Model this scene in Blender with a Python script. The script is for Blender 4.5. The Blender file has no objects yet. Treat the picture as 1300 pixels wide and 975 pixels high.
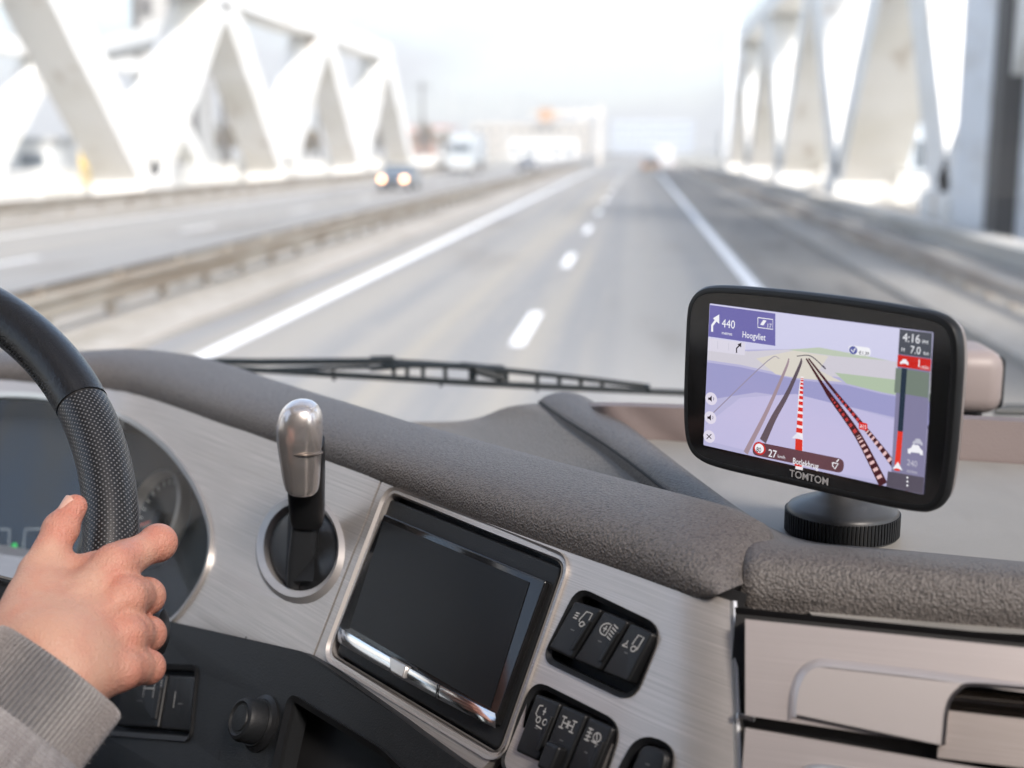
import bpy, bmesh, math, random
import numpy as np
from mathutils import Vector, Matrix
from mathutils.geometry import tessellate_polygon
random.seed(7); rng = np.random.default_rng(7)
sc = bpy.context.scene
COL = sc.collection
R_ = math.radians

# ------------------------------------------------------------------ camera
CAMZ = 2.4
PITCH, YAW, FPX = R_(10.6024), R_(5.6137), 1600.0
Fh = np.array([-math.sin(YAW), math.cos(YAW), 0]); RR = np.array([math.cos(YAW), math.sin(YAW), 0]); ZZ = np.array([0, 0, 1.])
FF = Fh*math.cos(PITCH) - ZZ*math.sin(PITCH); UU = Fh*math.sin(PITCH) + ZZ*math.cos(PITCH)
C0 = np.array([0, 0, CAMZ])
cam = bpy.data.cameras.new('camera'); camo = bpy.data.objects.new('camera', cam); COL.objects.link(camo)
camo.matrix_world = Matrix(((RR[0], UU[0], -FF[0], 0), (RR[1], UU[1], -FF[1], 0), (RR[2], UU[2], -FF[2], CAMZ), (0, 0, 0, 1)))
cam.sensor_width = 36; cam.lens = 36*FPX/1300
cam.clip_start = 0.02; cam.clip_end = 6000
cam.dof.use_dof = True; cam.dof.focus_distance = 0.80; cam.dof.aperture_fstop = 5.2; cam.dof.aperture_blades = 9
sc.camera = camo
# ------------------------------------------------------------------ world, sun, exposure
SUN_EL, SUN_AZ = R_(38), R_(150)          # azimuth measured from +Y (ahead) towards +X
EXPO = 2.12
HAZE = .0012
w = bpy.data.worlds.new('World'); sc.world = w; w.use_nodes = True
nt = w.node_tree; nt.nodes.clear()
out = nt.nodes.new('ShaderNodeOutputWorld'); bg = nt.nodes.new('ShaderNodeBackground')
sky = nt.nodes.new('ShaderNodeTexSky'); sky.sky_type = 'NISHITA'; sky.sun_disc = False
sky.sun_elevation = SUN_EL; sky.sun_rotation = SUN_AZ; sky.air_density = 1.0; sky.dust_density = 1.6; sky.ozone_density = .6
tc = nt.nodes.new('ShaderNodeTexCoord'); mp = nt.nodes.new('ShaderNodeMapping'); mp.inputs['Scale'].default_value = (1.1, 1.1, 5.0)
no = nt.nodes.new('ShaderNodeTexNoise'); no.inputs['Scale'].default_value = 2.3; no.inputs['Detail'].default_value = 7; no.inputs['Roughness'].default_value = .55
rp = nt.nodes.new('ShaderNodeValToRGB'); rp.color_ramp.elements[0].position = .44; rp.color_ramp.elements[1].position = .72
sep = nt.nodes.new('ShaderNodeSeparateXYZ'); hz = nt.nodes.new('ShaderNodeMapRange')
hz.inputs['From Min'].default_value = 0.17; hz.inputs['From Max'].default_value = 0.0; hz.inputs['To Min'].default_value = 0.0; hz.inputs['To Max'].default_value = .9
ad = nt.nodes.new('ShaderNodeMath'); ad.operation = 'ADD'; ad.use_clamp = True
mx = nt.nodes.new('ShaderNodeMix'); mx.data_type = 'RGBA'; mx.inputs[7].default_value = (2.55, 2.52, 2.48, 1)
L = nt.links.new
L(tc.outputs['Generated'], mp.inputs['Vector']); L(mp.outputs[0], no.inputs['Vector']); L(no.outputs['Fac'], rp.inputs['Fac'])
L(tc.outputs['Generated'], sep.inputs[0]); L(sep.outputs['Z'], hz.inputs['Value'])
L(rp.outputs['Color'], ad.inputs[0]); L(hz.outputs[0], ad.inputs[1]); L(ad.outputs[0], mx.inputs[0]); L(sky.outputs[0], mx.inputs[6])
L(mx.outputs[2], bg.inputs['Color']); bg.inputs['Strength'].default_value = 0.10; L(bg.outputs[0], out.inputs[0])
sl = bpy.data.lights.new('sun', 'SUN'); sl.energy = 2.2; sl.angle = R_(11); sl.color = (1, .945, .90)
so = bpy.data.objects.new('sun', sl); COL.objects.link(so)
sd = Vector((math.sin(SUN_AZ)*math.cos(SUN_EL), math.cos(SUN_AZ)*math.cos(SUN_EL), math.sin(SUN_EL)))
so.rotation_euler = sd.to_track_quat('Z', 'Y').to_euler()
sc.view_settings.view_transform = 'Standard'; sc.view_settings.look = 'None'; sc.view_settings.exposure = EXPO; sc.view_settings.gamma = 1
sc.view_settings.use_curve_mapping = False

# ------------------------------------------------------------------ measuring helpers
def D(px, py): return FF + (px-650)/FPX*RR - (py-487.5)/FPX*UU
def P(px, py, d): return C0 + d*D(px, py)
def PZ(px, py, z):                      # on the horizontal plane z (relative to eye height)
    d = D(px, py); return C0 + d*(z/d[2])
def PY(px, py, y):
    d = D(px, py); return C0 + d*(y/d[1])
def proj(p):
    v = p - C0; z = v@FF; return np.array([650+FPX*(v@RR)/z, 487.5-FPX*(v@UU)/z])
def srgb(r, g, b):
    f = lambda c: (c/255/12.92 if c/255 <= .04045 else ((c/255+.055)/1.055)**2.4)
    return (f(r), f(g), f(b))

class Path:
    def __init__(s, pts):
        pts = [np.array(p[:2], float) for p in pts]; d = []
        e = [2*pts[0]-pts[1]] + pts + [2*pts[-1]-pts[-2]]
        for i in range(1, len(e)-2):
            p0, p1, p2, p3 = e[i-1:i+3]
            for t in np.linspace(0, 1, 24, endpoint=False):
                d.append(.5*((2*p1)+(-p0+p2)*t+(2*p0-5*p1+4*p2-p3)*t*t+(-p0+3*p1-3*p2+p3)*t**3))
        d.append(pts[-1]); d = np.array(d)
        for _ in range(30): d[1:-1] = .25*d[:-2]+.5*d[1:-1]+.25*d[2:]
        s.d = d; s.l = np.concatenate([[0], np.cumsum(np.linalg.norm(np.diff(d, axis=0), axis=1))]); s.L = s.l[-1]
        t = np.gradient(d, axis=0); s.t = t/np.linalg.norm(t, axis=1)[:, None]
    def at(s, x):
        xc = min(max(x, 0), s.L)
        p = np.array([np.interp(xc, s.l, s.d[:, k]) for k in (0, 1)]); t = np.array([np.interp(xc, s.l, s.t[:, k]) for k in (0, 1)])
        t /= np.linalg.norm(t); return p + t*(x-xc), t
class Surf:
    """a panel swept along a plan curve: s along it (to the right), t down it, h out of it"""
    def __init__(s, path, z, tilt=.464): s.p = path; s.z = z; s.a = tilt; s.c = math.sqrt(1-tilt*tilt)
    def fr(s, x):
        p, t = s.p.at(x); nh = np.array([t[1], -t[0], 0]); n = nh*s.c + ZZ*s.a; u = -nh*s.a + ZZ*s.c
        return np.array([p[0], p[1], s.z]), np.array([t[0], t[1], 0]), nh, n, u
    bend = None
    def map(s, x, t, h=0):
        if s.bend: k = max(0., x-(s.bend[0]+s.bend[1]*t)); h = h-s.bend[2]*min(k, .06)**2-max(0, k-.06)*2*s.bend[2]*.06
        p, tt, nh, n, u = s.fr(x); return p - u*t + n*h
    def inv(s, px, py, h=0, x0=None):
        best = None
        if x0 is None:
            for a in np.linspace(-.4, s.p.L+.4, 30):
                for b in (0, .12, .25):
                    e = proj(s.map(a, b, h))-np.array([px, py]); q = e@e
                    if best is None or q < best[0]: best = (q, a, b)
            a, b = best[1:]
        else: a, b = x0
        for _ in range(25):
            f0 = proj(s.map(a, b, h)); e = np.array([px, py])-f0
            J = np.array([(proj(s.map(a+1e-5, b, h))-f0)/1e-5, (proj(s.map(a, b+1e-5, h))-f0)/1e-5]).T
            d = np.linalg.solve(J, e); m = max(abs(d)); d = d*min(1, .15/(m+1e-9)); a += d[0]; b += d[1]
            if m < 1e-6: break
        return (a, b)
    def invs(s, pts, h=0): return [s.inv(x, y, h) for x, y in pts]
class Plane(Surf):
    def __init__(s, o, e1, e2, n): s.o, s.e1, s.e2, s.n = map(np.array, (o, e1, e2, n))
    def map(s, x, t, h=0): return s.o + s.e1*x - s.e2*t + s.n*h
    def inv(s, px, py, h=0):
        d = D(px, py); o = s.o+s.n*h-C0; q = C0 + d*((o@s.n)/(d@s.n)) - s.o - s.n*h; return (q@s.e1, -(q@s.e2))

# ------------------------------------------------------------------ materials
def mat(name, col, rough=.5, metal=0, bump=None, var=None, spec=.5, coat=0, sss=0, emis=None, estr=0, coord='Object', aniso=None):
    m = bpy.data.materials.new(name); m.use_nodes = True; n = m.node_tree.nodes; l = m.node_tree.links.new
    b = n['Principled BSDF']; b.inputs['Base Color'].default_value = (*col, 1); b.inputs['Roughness'].default_value = rough
    b.inputs['Metallic'].default_value = metal; b.inputs['Specular IOR Level'].default_value = spec; b.inputs['Coat Weight'].default_value = coat
    if sss: b.inputs['Subsurface Weight'].default_value = sss; b.inputs['Subsurface Radius'].default_value = (.012, .004, .002); b.inputs['Subsurface Scale'].default_value = .5
    if emis: b.inputs['Emission Color'].default_value = (*emis, 1); b.inputs['Emission Strength'].default_value = estr
    t = n.new('ShaderNodeTexCoord')
    def tex(kind, scale, detail=3):
        mpn = n.new('ShaderNodeMapping'); mpn.inputs['Scale'].default_value = scale if isinstance(scale, tuple) else (scale,)*3
        l(t.outputs[coord], mpn.inputs['Vector'])
        if kind == 'noise': x = n.new('ShaderNodeTexNoise'); x.inputs['Scale'].default_value = 1; x.inputs['Detail'].default_value = detail; o = x.outputs['Fac']
        elif kind == 'voronoi': x = n.new('ShaderNodeTexVoronoi'); x.inputs['Scale'].default_value = 1; o = x.outputs['Distance']; x.feature = 'SMOOTH_F1'
        elif kind == 'cells': x = n.new('ShaderNodeTexVoronoi'); x.inputs['Scale'].default_value = 1; o = x.outputs['Distance']; x.feature = 'F1'
        elif kind == 'wave': x = n.new('ShaderNodeTexWave'); x.inputs['Scale'].default_value = 1; x.inputs['Distortion'].default_value = .4; o = x.outputs['Fac']
        l(mpn.outputs[0], x.inputs['Vector']); return o
    if bump:
        prev = None
        for (kind, scale, dist) in bump:
            bn = n.new('ShaderNodeBump'); bn.inputs['Strength'].default_value = 1; bn.inputs['Distance'].default_value = dist
            l(tex(kind, scale), bn.inputs['Height'])
            if prev: l(prev.outputs[0], bn.inputs['Normal'])
            prev = bn
        l(prev.outputs[0], b.inputs['Normal'])
    if var:                                # (scale, colour2, low, high)
        src = (*col, 1)
        prevc = None
        for (scale, c2, lo, hi) in var:
            r = n.new('ShaderNodeMapRange'); r.inputs['From Min'].default_value = lo; r.inputs['From Max'].default_value = hi
            l(tex('noise', scale, 5), r.inputs['Value'])
            mxn = n.new('ShaderNodeMix'); mxn.data_type = 'RGBA'; mxn.inputs[6].default_value = src; mxn.inputs[7].default_value = (*c2, 1)
            if prevc: l(prevc, mxn.inputs[6])
            l(r.outputs[0], mxn.inputs[0]); prevc = mxn.outputs[2]
        l(prevc, b.inputs['Base Color'])
    return m
def emi(name, c, k=1.0, gloss=True):
    """a lit display colour: what it gives off is fixed so that it reads as on the screen"""
    return mat(name, (.01, .01, .012), .12 if gloss else .5, emis=srgb(*c), estr=k/2**EXPO)

# ------------------------------------------------------------------ mesh helpers
def obj(name, verts, faces, m, parent=None, smooth=True, uv=None, angle=35):
    me = bpy.data.meshes.new(name); me.from_pydata([tuple(map(float, v)) for v in verts], [], faces); me.update()
    ms = m if isinstance(m, list) else [m]
    for q in ms: me.materials.append(q)
    bm = bmesh.new(); bm.from_mesh(me); bmesh.ops.recalc_face_normals(bm, faces=bm.faces); bm.to_mesh(me); bm.free()
    if uv is not None:
        ul = me.uv_layers.new(name='UVMap')
        for lp in me.loops: ul.data[lp.index].uv = uv[lp.vertex_index]
    if smooth:
        for p in me.polygons: p.use_smooth = True
        me.set_sharp_from_angle(angle=R_(angle))
    o = bpy.data.objects.new(name, me); COL.objects.link(o)
    if parent: o.parent = parent; o.matrix_parent_inverse = Matrix.Translation(-Vector(parent_world(parent)))
    return o
def parent_world(o):
    v = Vector(o.location)
    return v if o.type == 'EMPTY' else Vector((0, 0, 0))
def thing(name, loc, label, cat, group=None):
    o = bpy.data.objects.new(name, None); COL.objects.link(o); o.location = tuple(map(float, loc)); o.empty_display_size = .1
    o['label'] = label; o['category'] = cat
    if group: o['group'] = group
    return o
def tag(o, label, cat, group=None):
    o['label'] = label; o['category'] = cat
    if group: o['group'] = group
    return o
def structure(o): o['kind'] = 'structure'; return o
class MB:
    def __init__(s): s.v = []; s.f = []; s.uv = []; s.mi = []
    def add(s, v, f, uv=None):
        k = len(s.v); s.v += [np.array(p, float) for p in v]; s.f += [[i+k for i in q] for q in f]; s.uv += list(uv) if uv is not None else [(0, 0)]*len(v); return s
    def box(s, a, b):
        x0, y0, z0 = a; x1, y1, z1 = b
        return s.add([(x0,y0,z0),(x1,y0,z0),(x1,y1,z0),(x0,y1,z0),(x0,y0,z1),(x1,y0,z1),(x1,y1,z1),(x0,y1,z1)],
                     [(0,3,2,1),(4,5,6,7),(0,1,5,4),(1,2,6,5),(2,3,7,6),(3,0,4,7)])
    def beam(s, p, q, w, d, up=(1, 0, 0)):          # rectangular bar from p to q; w along 'up', d across
        p, q, up = map(lambda a: np.array(a, float), (p, q, up)); t = (q-p)/np.linalg.norm(q-p)
        a = up-t*(up@t); a /= np.linalg.norm(a); b = np.cross(t, a); v = []
        for c in (p, q):
            for (i, j) in ((-1,-1),(1,-1),(1,1),(-1,1)): v.append(c+a*w/2*i+b*d/2*j)
        return s.add(v, [(0,3,2,1),(4,5,6,7),(0,1,5,4),(1,2,6,5),(2,3,7,6),(3,0,4,7)])
    def tube(s, pts, r, n=12, cap=True, flat=None):
        pts = [np.array(p, float) for p in pts]; rr = r if hasattr(r, '__len__') else [r]*len(pts); v = []; f = []; prev = None
        for i, p in enumerate(pts):
            t = pts[min(i+1, len(pts)-1)]-pts[max(i-1, 0)]; t /= np.linalg.norm(t)
            a = prev-t*(prev@t) if prev is not None else np.cross(t, [0, 0, 1] if abs(t[2]) < .9 else [1, 0, 0]); a /= np.linalg.norm(a); prev = a; b = np.cross(t, a)
            for k in range(n): th = 2*math.pi*k/n; v.append(p+(a*math.cos(th)+b*math.sin(th))*rr[i])
        for i in range(len(pts)-1):
            for k in range(n): f.append((i*n+k, i*n+(k+1) % n, (i+1)*n+(k+1) % n, (i+1)*n+k))
        if cap: f.append(tuple(range(n))[::-1]); f.append(tuple(range((len(pts)-1)*n, len(pts)*n)))
        return s.add(v, f)
    def lathe(s, o, axis, prof, n=40, x=None, cap=True, sy=1):  # prof: (radius, height)
        o, ax = np.array(o, float), np.array(axis, float); ax /= np.linalg.norm(ax)
        a = np.cross(ax, x if x is not None else ([0, 0, 1] if abs(ax[2]) < .9 else [1, 0, 0])); a /= np.linalg.norm(a); b = np.cross(ax, a); v = []; f = []
        for (r, h) in prof:
            for k in range(n): th = 2*math.pi*k/n; v.append(o+ax*h+(a*math.cos(th)+b*sy*math.sin(th))*r)
        for i in range(len(prof)-1):
            for k in range(n): f.append((i*n+k, i*n+(k+1) % n, (i+1)*n+(k+1) % n, (i+1)*n+k))
        if cap: f.append(tuple(range(n))[::-1]); f.append(tuple(range((len(prof)-1)*n, len(prof)*n)))
        return s.add(v, f)
    def grid(s, rows, close=False):
        n = len(rows[0]); v = [p for r in rows for p in r]; f = []
        for i in range(len(rows)-1):
            for k in range(n-1+(1 if close else 0)): f.append((i*n+k, i*n+(k+1) % n, (i+1)*n+(k+1) % n, (i+1)*n+k))
        return s.add(v, f)
    def build(s, name, m, parent=None, uv=False, **k): return obj(name, s.v, s.f, m, parent, uv=s.uv if uv else None, **k)

def rpoly(pts, r, n=6):                 # rounded corners, 2D
    pts = [np.array(p, float) for p in pts]; o = []; N = len(pts); rs = r if hasattr(r, '__len__') else [r]*N
    for i in range(N):
        p, a, b = pts[i], pts[i-1], pts[(i+1) % N]; da, db = a-p, b-p; la, lb = np.linalg.norm(da), np.linalg.norm(db)
        q = min(rs[i], la*.48, lb*.48); A = p+da/la*q; B = p+db/lb*q
        for t in np.linspace(0, 1, n+1): o.append((1-t)**2*A+2*t*(1-t)*p+t*t*B)
    return o
def area(p): return sum(p[i-1][0]*p[i][1]-p[i][0]*p[i-1][1] for i in range(len(p)))/2
def inset(p, d):
    p = [np.array(q, float) for q in p]; sg = 1 if area(p) > 0 else -1; o = []; N = len(p)
    for i in range(N):
        e1 = p[i]-p[i-1]; e2 = p[(i+1) % N]-p[i]
        n1 = np.array([-e1[1], e1[0]])*sg/(np.linalg.norm(e1)+1e-12); n2 = np.array([-e2[1], e2[0]])*sg/(np.linalg.norm(e2)+1e-12)
        m = n1+n2; m /= (np.linalg.norm(m)+1e-9); c = max(m@n1, .5); o.append(p[i]+m*d/c)
    return o
def smooth_closed(pts, n=10):
    pts = [np.array(p, float) for p in pts]; N = len(pts); o = []
    for i in range(N):
        p0, p1, p2, p3 = pts[i-1], pts[i], pts[(i+1) % N], pts[(i+2) % N]
        for t in np.linspace(0, 1, n, endpoint=False): o.append(.5*((2*p1)+(-p0+p2)*t+(2*p0-5*p1+4*p2-p3)*t*t+(-p0+3*p1-3*p2+p3)*t**3))
    return o
def fill2d(outline, holes=(), cuts=()):
    """triangulate outline minus holes; slice at s values so it can follow a curve"""
    vs = []; loops = []
    for lp in [outline]+list(holes):
        loops.append([Vector((float(p[0]), float(p[1]), 0)) for p in lp]); vs += [(float(p[0]), float(p[1])) for p in lp]
    tri = tessellate_polygon(loops)
    bm = bmesh.new(); bv = [bm.verts.new((x, y, 0)) for x, y in vs]
    for t in tri:
        try: bm.faces.new([bv[i] for i in t])
        except ValueError: pass
    for c in cuts: bmesh.ops.bisect_plane(bm, geom=bm.verts[:]+bm.edges[:]+bm.faces[:], plane_co=(c, 0, 0), plane_no=(1, 0, 0))
    bm.verts.index_update(); V = [(v.co.x, v.co.y) for v in bm.verts]; Fc = [[v.index for v in f.verts] for f in bm.faces]
    be = [(e.verts[0].index, e.verts[1].index) for e in bm.edges if len(e.link_faces) == 1]; bm.free()
    return V, Fc, be
def sheet(name, surf, outline, holes=(), h=0, th=.004, m=None, parent=None, cuts=(), bev=.0012):
    """panel following a surface, pierced by holes, edges rolled over by bev"""
    mb = MB(); V, Fc, be = fill2d(outline, holes, cuts)
    mb.add([surf.map(x, t, h) for x, t in V], Fc, V)
    for lp in [outline]+list(holes):
        pass
    k0 = 0
    for (a, b) in be:
        A, B = np.array(V[a]), np.array(V[b]); mb.add([surf.map(*A, h), surf.map(*B, h), surf.map(*B, h-th), surf.map(*A, h-th)], [(0, 1, 2, 3)], [A, B, B, A])
    o = mb.build(name, m, parent, uv=True); return o
def plate(name, surf, poly, h0, h1, bev, m, parent=None, mb=None, cuts=(), steps=4, dome=0):
    own = mb is None; mb = mb or MB(); rows = [[surf.map(x, t, h0) for x, t in poly]]; uv = [tuple(p) for p in poly]
    sh = h1-h0; sg = 1 if sh > 0 else -1; last = poly
    for k in range(steps+1):
        a = k/steps*math.pi/2; last = inset(poly, bev*(1-math.cos(a))); rows.append([surf.map(x, t, h1-sg*bev*(1-math.sin(a))) for x, t in last]); uv += [tuple(p) for p in last]
    n = len(poly); v = [p for r in rows for p in r]; f = []
    for i in range(len(rows)-1):
        for k in range(n): f.append((i*n+k, i*n+(k+1) % n, (i+1)*n+(k+1) % n, (i+1)*n+k))
    mb.add(v, f, uv)
    V, Fc, be = fill2d(last, (), cuts); mb.add([surf.map(x, t, h1) for x, t in V], Fc, V)
    if own:
        o = mb.build(name, m, parent, uv=True); weld(o); return o
    return mb
def weld(o, d=1e-5):
    bm = bmesh.new(); bm.from_mesh(o.data); bmesh.ops.remove_doubles(bm, verts=bm.verts, dist=d); bmesh.ops.recalc_face_normals(bm, faces=bm.faces); bm.to_mesh(o.data); bm.free()
    o.data.set_sharp_from_angle(angle=R_(35))
def frame_ring(name, surf, outer, inner, h0, h1, m, parent, hin=None):
    """closed ring between two loops with the same number of points"""
    n = len(outer); hin = h1 if hin is None else hin
    rows = [[surf.map(*p, h0) for p in outer], [surf.map(*p, h1) for p in outer], [surf.map(*p, hin) for p in inner], [surf.map(*p, h0) for p in inner]]
    mb = MB(); mb.grid([r for r in rows], close=True); mb.uv = [tuple(p) for p in list(outer)*2+list(inner)*2]
    return mb.build(name, m, parent, uv=True, angle=25)
def strokes(mb, surf, polylines, wd, h):
    for pl in polylines:
        pl = [np.array(p, float) for p in pl]; A = []; B = []
        for i, p in enumerate(pl):
            t = pl[min(i+1, len(pl)-1)]-pl[max(i-1, 0)]; t /= np.linalg.norm(t)+1e-12; nn = np.array([-t[1], t[0]])*wd/2; A.append(surf.map(*(p+nn), h)); B.append(surf.map(*(p-nn), h))
        mb.grid([A, B])
def poly2(mb, surf, pts, h):
    V, Fc, be = fill2d(pts); mb.add([surf.map(x, t, h) for x, t in V], Fc)
def text(name, body, size, surf, s, t, h, m, parent, ang=0, sx=1, align='LEFT', bold=0, shear=0):
    cu = bpy.data.curves.new('t', 'FONT'); cu.body = body; cu.size = size; cu.align_x = align; cu.resolution_u = 3; cu.offset = bold; cu.shear = shear
    to = bpy.data.objects.new('t', cu); COL.objects.link(to); bpy.context.view_layer.update()
    me = to.evaluated_get(bpy.context.evaluated_depsgraph_get()).to_mesh()
    V = [tuple(v.co) for v in me.vertices]; Fc = [list(p.vertices) for p in me.polygons]; to.to_mesh_clear()
    bpy.data.objects.remove(to); bpy.data.curves.remove(cu)
    ca, sa = math.cos(ang), math.sin(ang)
    return obj(name, [surf.map(s+(x*sx*ca-y*sa), t-(x*sx*sa+y*ca), h) for x, y, z in V], Fc, m, parent, smooth=False)

# ================================================================== OUTSIDE: ground, roads, bridge
asphalt = mat('asphalt', (.235, .228, .216), .85, var=[((.45, .010, 1), (.262, .242, .208), .42, .60), ((1.3, .012, 1), (.195, .194, .192), .46, .60), ((.35, .09, 1), (.165, .153, .138), .56, .70), ((9, .4, 1), (.25, .238, .218), .55, .75)], bump=[('noise', (90, 90, 90), .003)])
concrete = mat('concrete', (.31, .285, .25), .85, var=[((.6, .15, 2), (.22, .20, .165), .45, .7), ((3, 3, 3), (.38, .36, .33), .5, .75)])
earth = mat('earth', (.26, .24, .19), .95, var=[((.02, .02, .02), (.34, .33, .29), .4, .6)])
paint = mat('road_paint', (.8, .8, .8), .6, var=[((5, 2, 1), (.6, .59, .56), .5, .8)])
white_steel = mat('white_steel', (.80, .79, .76), .45, var=[((.15, .15, .4), (.70, .68, .62), .45, .7), ((.7, .7, .14), (.42, .34, .26), .60, .74)])
grey_steel = mat('grey_steel', (.42, .43, .43), .6, var=[((.3, .3, 1.2), (.36, .34, .31), .5, .7)])
dark_steel = mat('dark_steel', (.07, .065, .06), .6)
galv = mat('galvanised', (.27, .245, .205), .6, metal=.2, var=[((.5, .5, 3), (.19, .155, .115), .42, .6)])
def strip(name, x0, x1, z, m, y0=-40, y1=900, n=1):
    mb = MB()
    mb.add([(x0, y0, z), (x1, y0, z), (x1, y1, z), (x0, y1, z)], [(0, 1, 2, 3)]); return structure(mb.build(name, m, smooth=False))
mb = MB(); mb.add([(-3000, -3000, -.5), (3000, -3000, -.5), (3000, 5500, -.5), (-3000, 5500, -.5)], [(0, 1, 2, 3)]); structure(mb.build('ground', earth, smooth=False))
mb = MB(); mb.box((-26.5, -60, -.45), (12, 170, -.004)); structure(mb.build('bridge_deck', concrete, smooth=False))
strip('road', -6.0, 4.3, .004, asphalt, y1=170); strip('opposite_road', -18.6, -8.5, .004, asphalt, y1=170)
mb = MB()
mb.add([(-6.4, 170, 0), (4.7, 170, 0), (4.7, 1500, -.2), (-6.4, 1500, -.2)], [(0, 1, 2, 3)]); structure(mb.build('road', asphalt, smooth=False))
mb = MB(); mb.add([(-18.6, 170, 0), (-8.5, 170, 0), (-8.5, 1500, -.2), (-18.6, 1500, -.2)], [(0, 1, 2, 3)]); structure(mb.build('opposite_road', asphalt, smooth=False))
strip('hard_shoulder', 2.32, 4.3, .008, mat('shoulder_asphalt', (.20, .183, .16), .85, var=[((.6, .06, 1), (.26, .235, .20), .42, .6), ((2, .3, 1), (.15, .135, .118), .52, .7)]), y1=170)
mk = MB()
def mark(x0, x1, y0, y1): mk.add([(x0, y0, .009), (x1, y0, .009), (x1, y1, .009), (x0, y1, .009)], [(0, 1, 2, 3)])
mark(-5.12, -4.90, -30, 170); mark(1.96, 2.18, -30, 170)
for y in [-5.6+10.55*k for k in range(16)]: mark(-1.54, -1.36, y-.2, y+3.0)
mark(-9.35, -9.2, -30, 170); mark(-17.5, -17.3, -30, 170)
for k in range(14): mark(-13.35, -13.2, k*12, k*12+3)
structure(mk.build('road_markings', paint, smooth=False))
for nm, x0, x1, h in (('median_kerb', -8.5, -6.0, .06), ('kerb', 4.3, 6.6, .10), ('kerb', -20.6, -18.6, .16)):
    mb = MB(); mb.box((x0, -40, -.02), (x1, 170, h)); structure(mb.build(nm, concrete, smooth=False))
# guard rails
def guard_rail(x, y0, y1, step, label, side, top=.78, m=galv):
    t = thing('guard_rail', (x, y0, .12), label, 'guard rail')
    prof = [(0, .0), (.05, .04), (.05, .09), (0, .13), (0, .18), (.05, .22), (.05, .27), (0, .31)]
    mb = MB(); rows = [[(x+side*(a+.06), y, top-.31+b) for a, b in prof] for y in (y0, y1)]; mb.grid(rows)
    rows = [[(x+side*(a+.052), y, top-.31+b) for a, b in prof] for y in (y0, y1)]; mb.grid(rows); mb.build('rail', m, t, smooth=False)
    y = y0+1
    i = 0
    while y < y1 and i < 95:
        mb = MB(); mb.box((x-.05, y-.06, .12), (x+.05, y+.06, top-.02)); mb.box((x, y-.09, top-.26), (x+side*.055, y+.09, top-.06)); mb.build('post', m, t, smooth=False); y += step; i += 1
    return t
guard_rail(-7.35, 2, 165, 2.0, 'weathered beige guard rail along the median beside our left lane', 1, top=.60)
guard_rail(-7.85, 2, 165, 2.6, 'guard rail on the far side of the median facing the oncoming lanes', -1, top=.58)
guard_rail(-19.4, 2, 165, 2.6, 'low guard rail beyond the oncoming lanes in front of the left truss', 1)
brown_rail = mat('shaded_brown_rail', (.30, .25, .205), .7, var=[((1, .4, 3), (.42, .37, .32), .4, .7)])  # brown base colour carries the shading below the rail's top edge
guard_rail(5.5, 2, 165, 1.33, 'brown guard rail along the right shoulder', -1, top=.50, m=brown_rail)
# low concrete parapet under the right truss
mb = MB(); mb.box((7.7, -40, 0), (8.3, 165, .32)); mb.box((7.62, -40, .321), (8.38, 165, .42))
pale_c = mat('pale_concrete', (.55, .52, .47), .85, var=[((.6, .15, 2), (.38, .35, .30), .45, .7)])
tag(mb.build('parapet', pale_c, smooth=False), 'low pale concrete parapet between the right guard rail and the white truss', 'parapet')
mb = MB(); mb.box((-22.0, -40, 0), (-21.6, 165, .45)); mb.box((-22.07, -40, .451), (-21.53, 165, .55))
tag(mb.build('parapet', concrete, smooth=False), 'low pale concrete parapet at the foot of the left white truss', 'parapet')

def truss(x, label, nodes, tops, ztop, zb, wx, wy, m, extra=None, dsign=1):
    t = thing('truss', (x, nodes[0], 0), label, 'bridge truss')
    for i in range(len(nodes)):
        for ty in tops:
            if abs(ty-nodes[i]) < 16:
                mb = MB(); mb.beam((x, nodes[i], zb), (x, ty, ztop), wx, wy); mb.build('diagonal', m, t, smooth=False)
        mb = MB(); mb.box((x-wx*.6, nodes[i]-1.9, -.02), (x+wx*.6, nodes[i]+1.9, zb+.5)); mb.build('gusset', m, t, smooth=False)
    mb = MB(); mb.beam((x, tops[0], ztop), (x, tops[-1]+.6, ztop), wx+.15, 1.35); mb.build('top_chord', m, t, smooth=False)
    return t
truss(-24.6, 'white steel bridge truss standing left of the oncoming lanes', [12.5, 36.5, 60.5, 84.5, 108.5, 132.5], [0.5, 24.5, 48.5, 72.5, 96.5, 120.5], 11.2, .6, 2.2, 2.1, white_steel)
truss(10.5, 'white steel bridge truss close by on the right side', [12.5, 39.5, 60.5, 84.5, 108.5, 132.5], [0.5, 24.5, 48.5, 72.5, 96.5, 120.5], 12.4, .6, 2.7, 2.3, white_steel)
truss(-55, 'more distant white truss seen through the left truss', [77, 103, 129, 155], [90, 116, 142], 11.2, .6, 1.9, 2.6, white_steel)
t = thing('portal_beam', (-40, 116, 9), 'white cross beam joining the left truss and the distant one behind', 'bridge beam')
mb = MB(); mb.beam((-54, 116, 10.6), (-33, 96, 11.8), 1.0, 1.6, up=(0, 0, 1)); mb.build('girder', white_steel, t, smooth=False)
mb = MB(); mb.beam((-54, 116, 9.8), (-33, 96, 10.9), .5, 2.2, up=(0, 0, 1)); mb.build('lower_flange', grey_steel, t, smooth=False)
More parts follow.
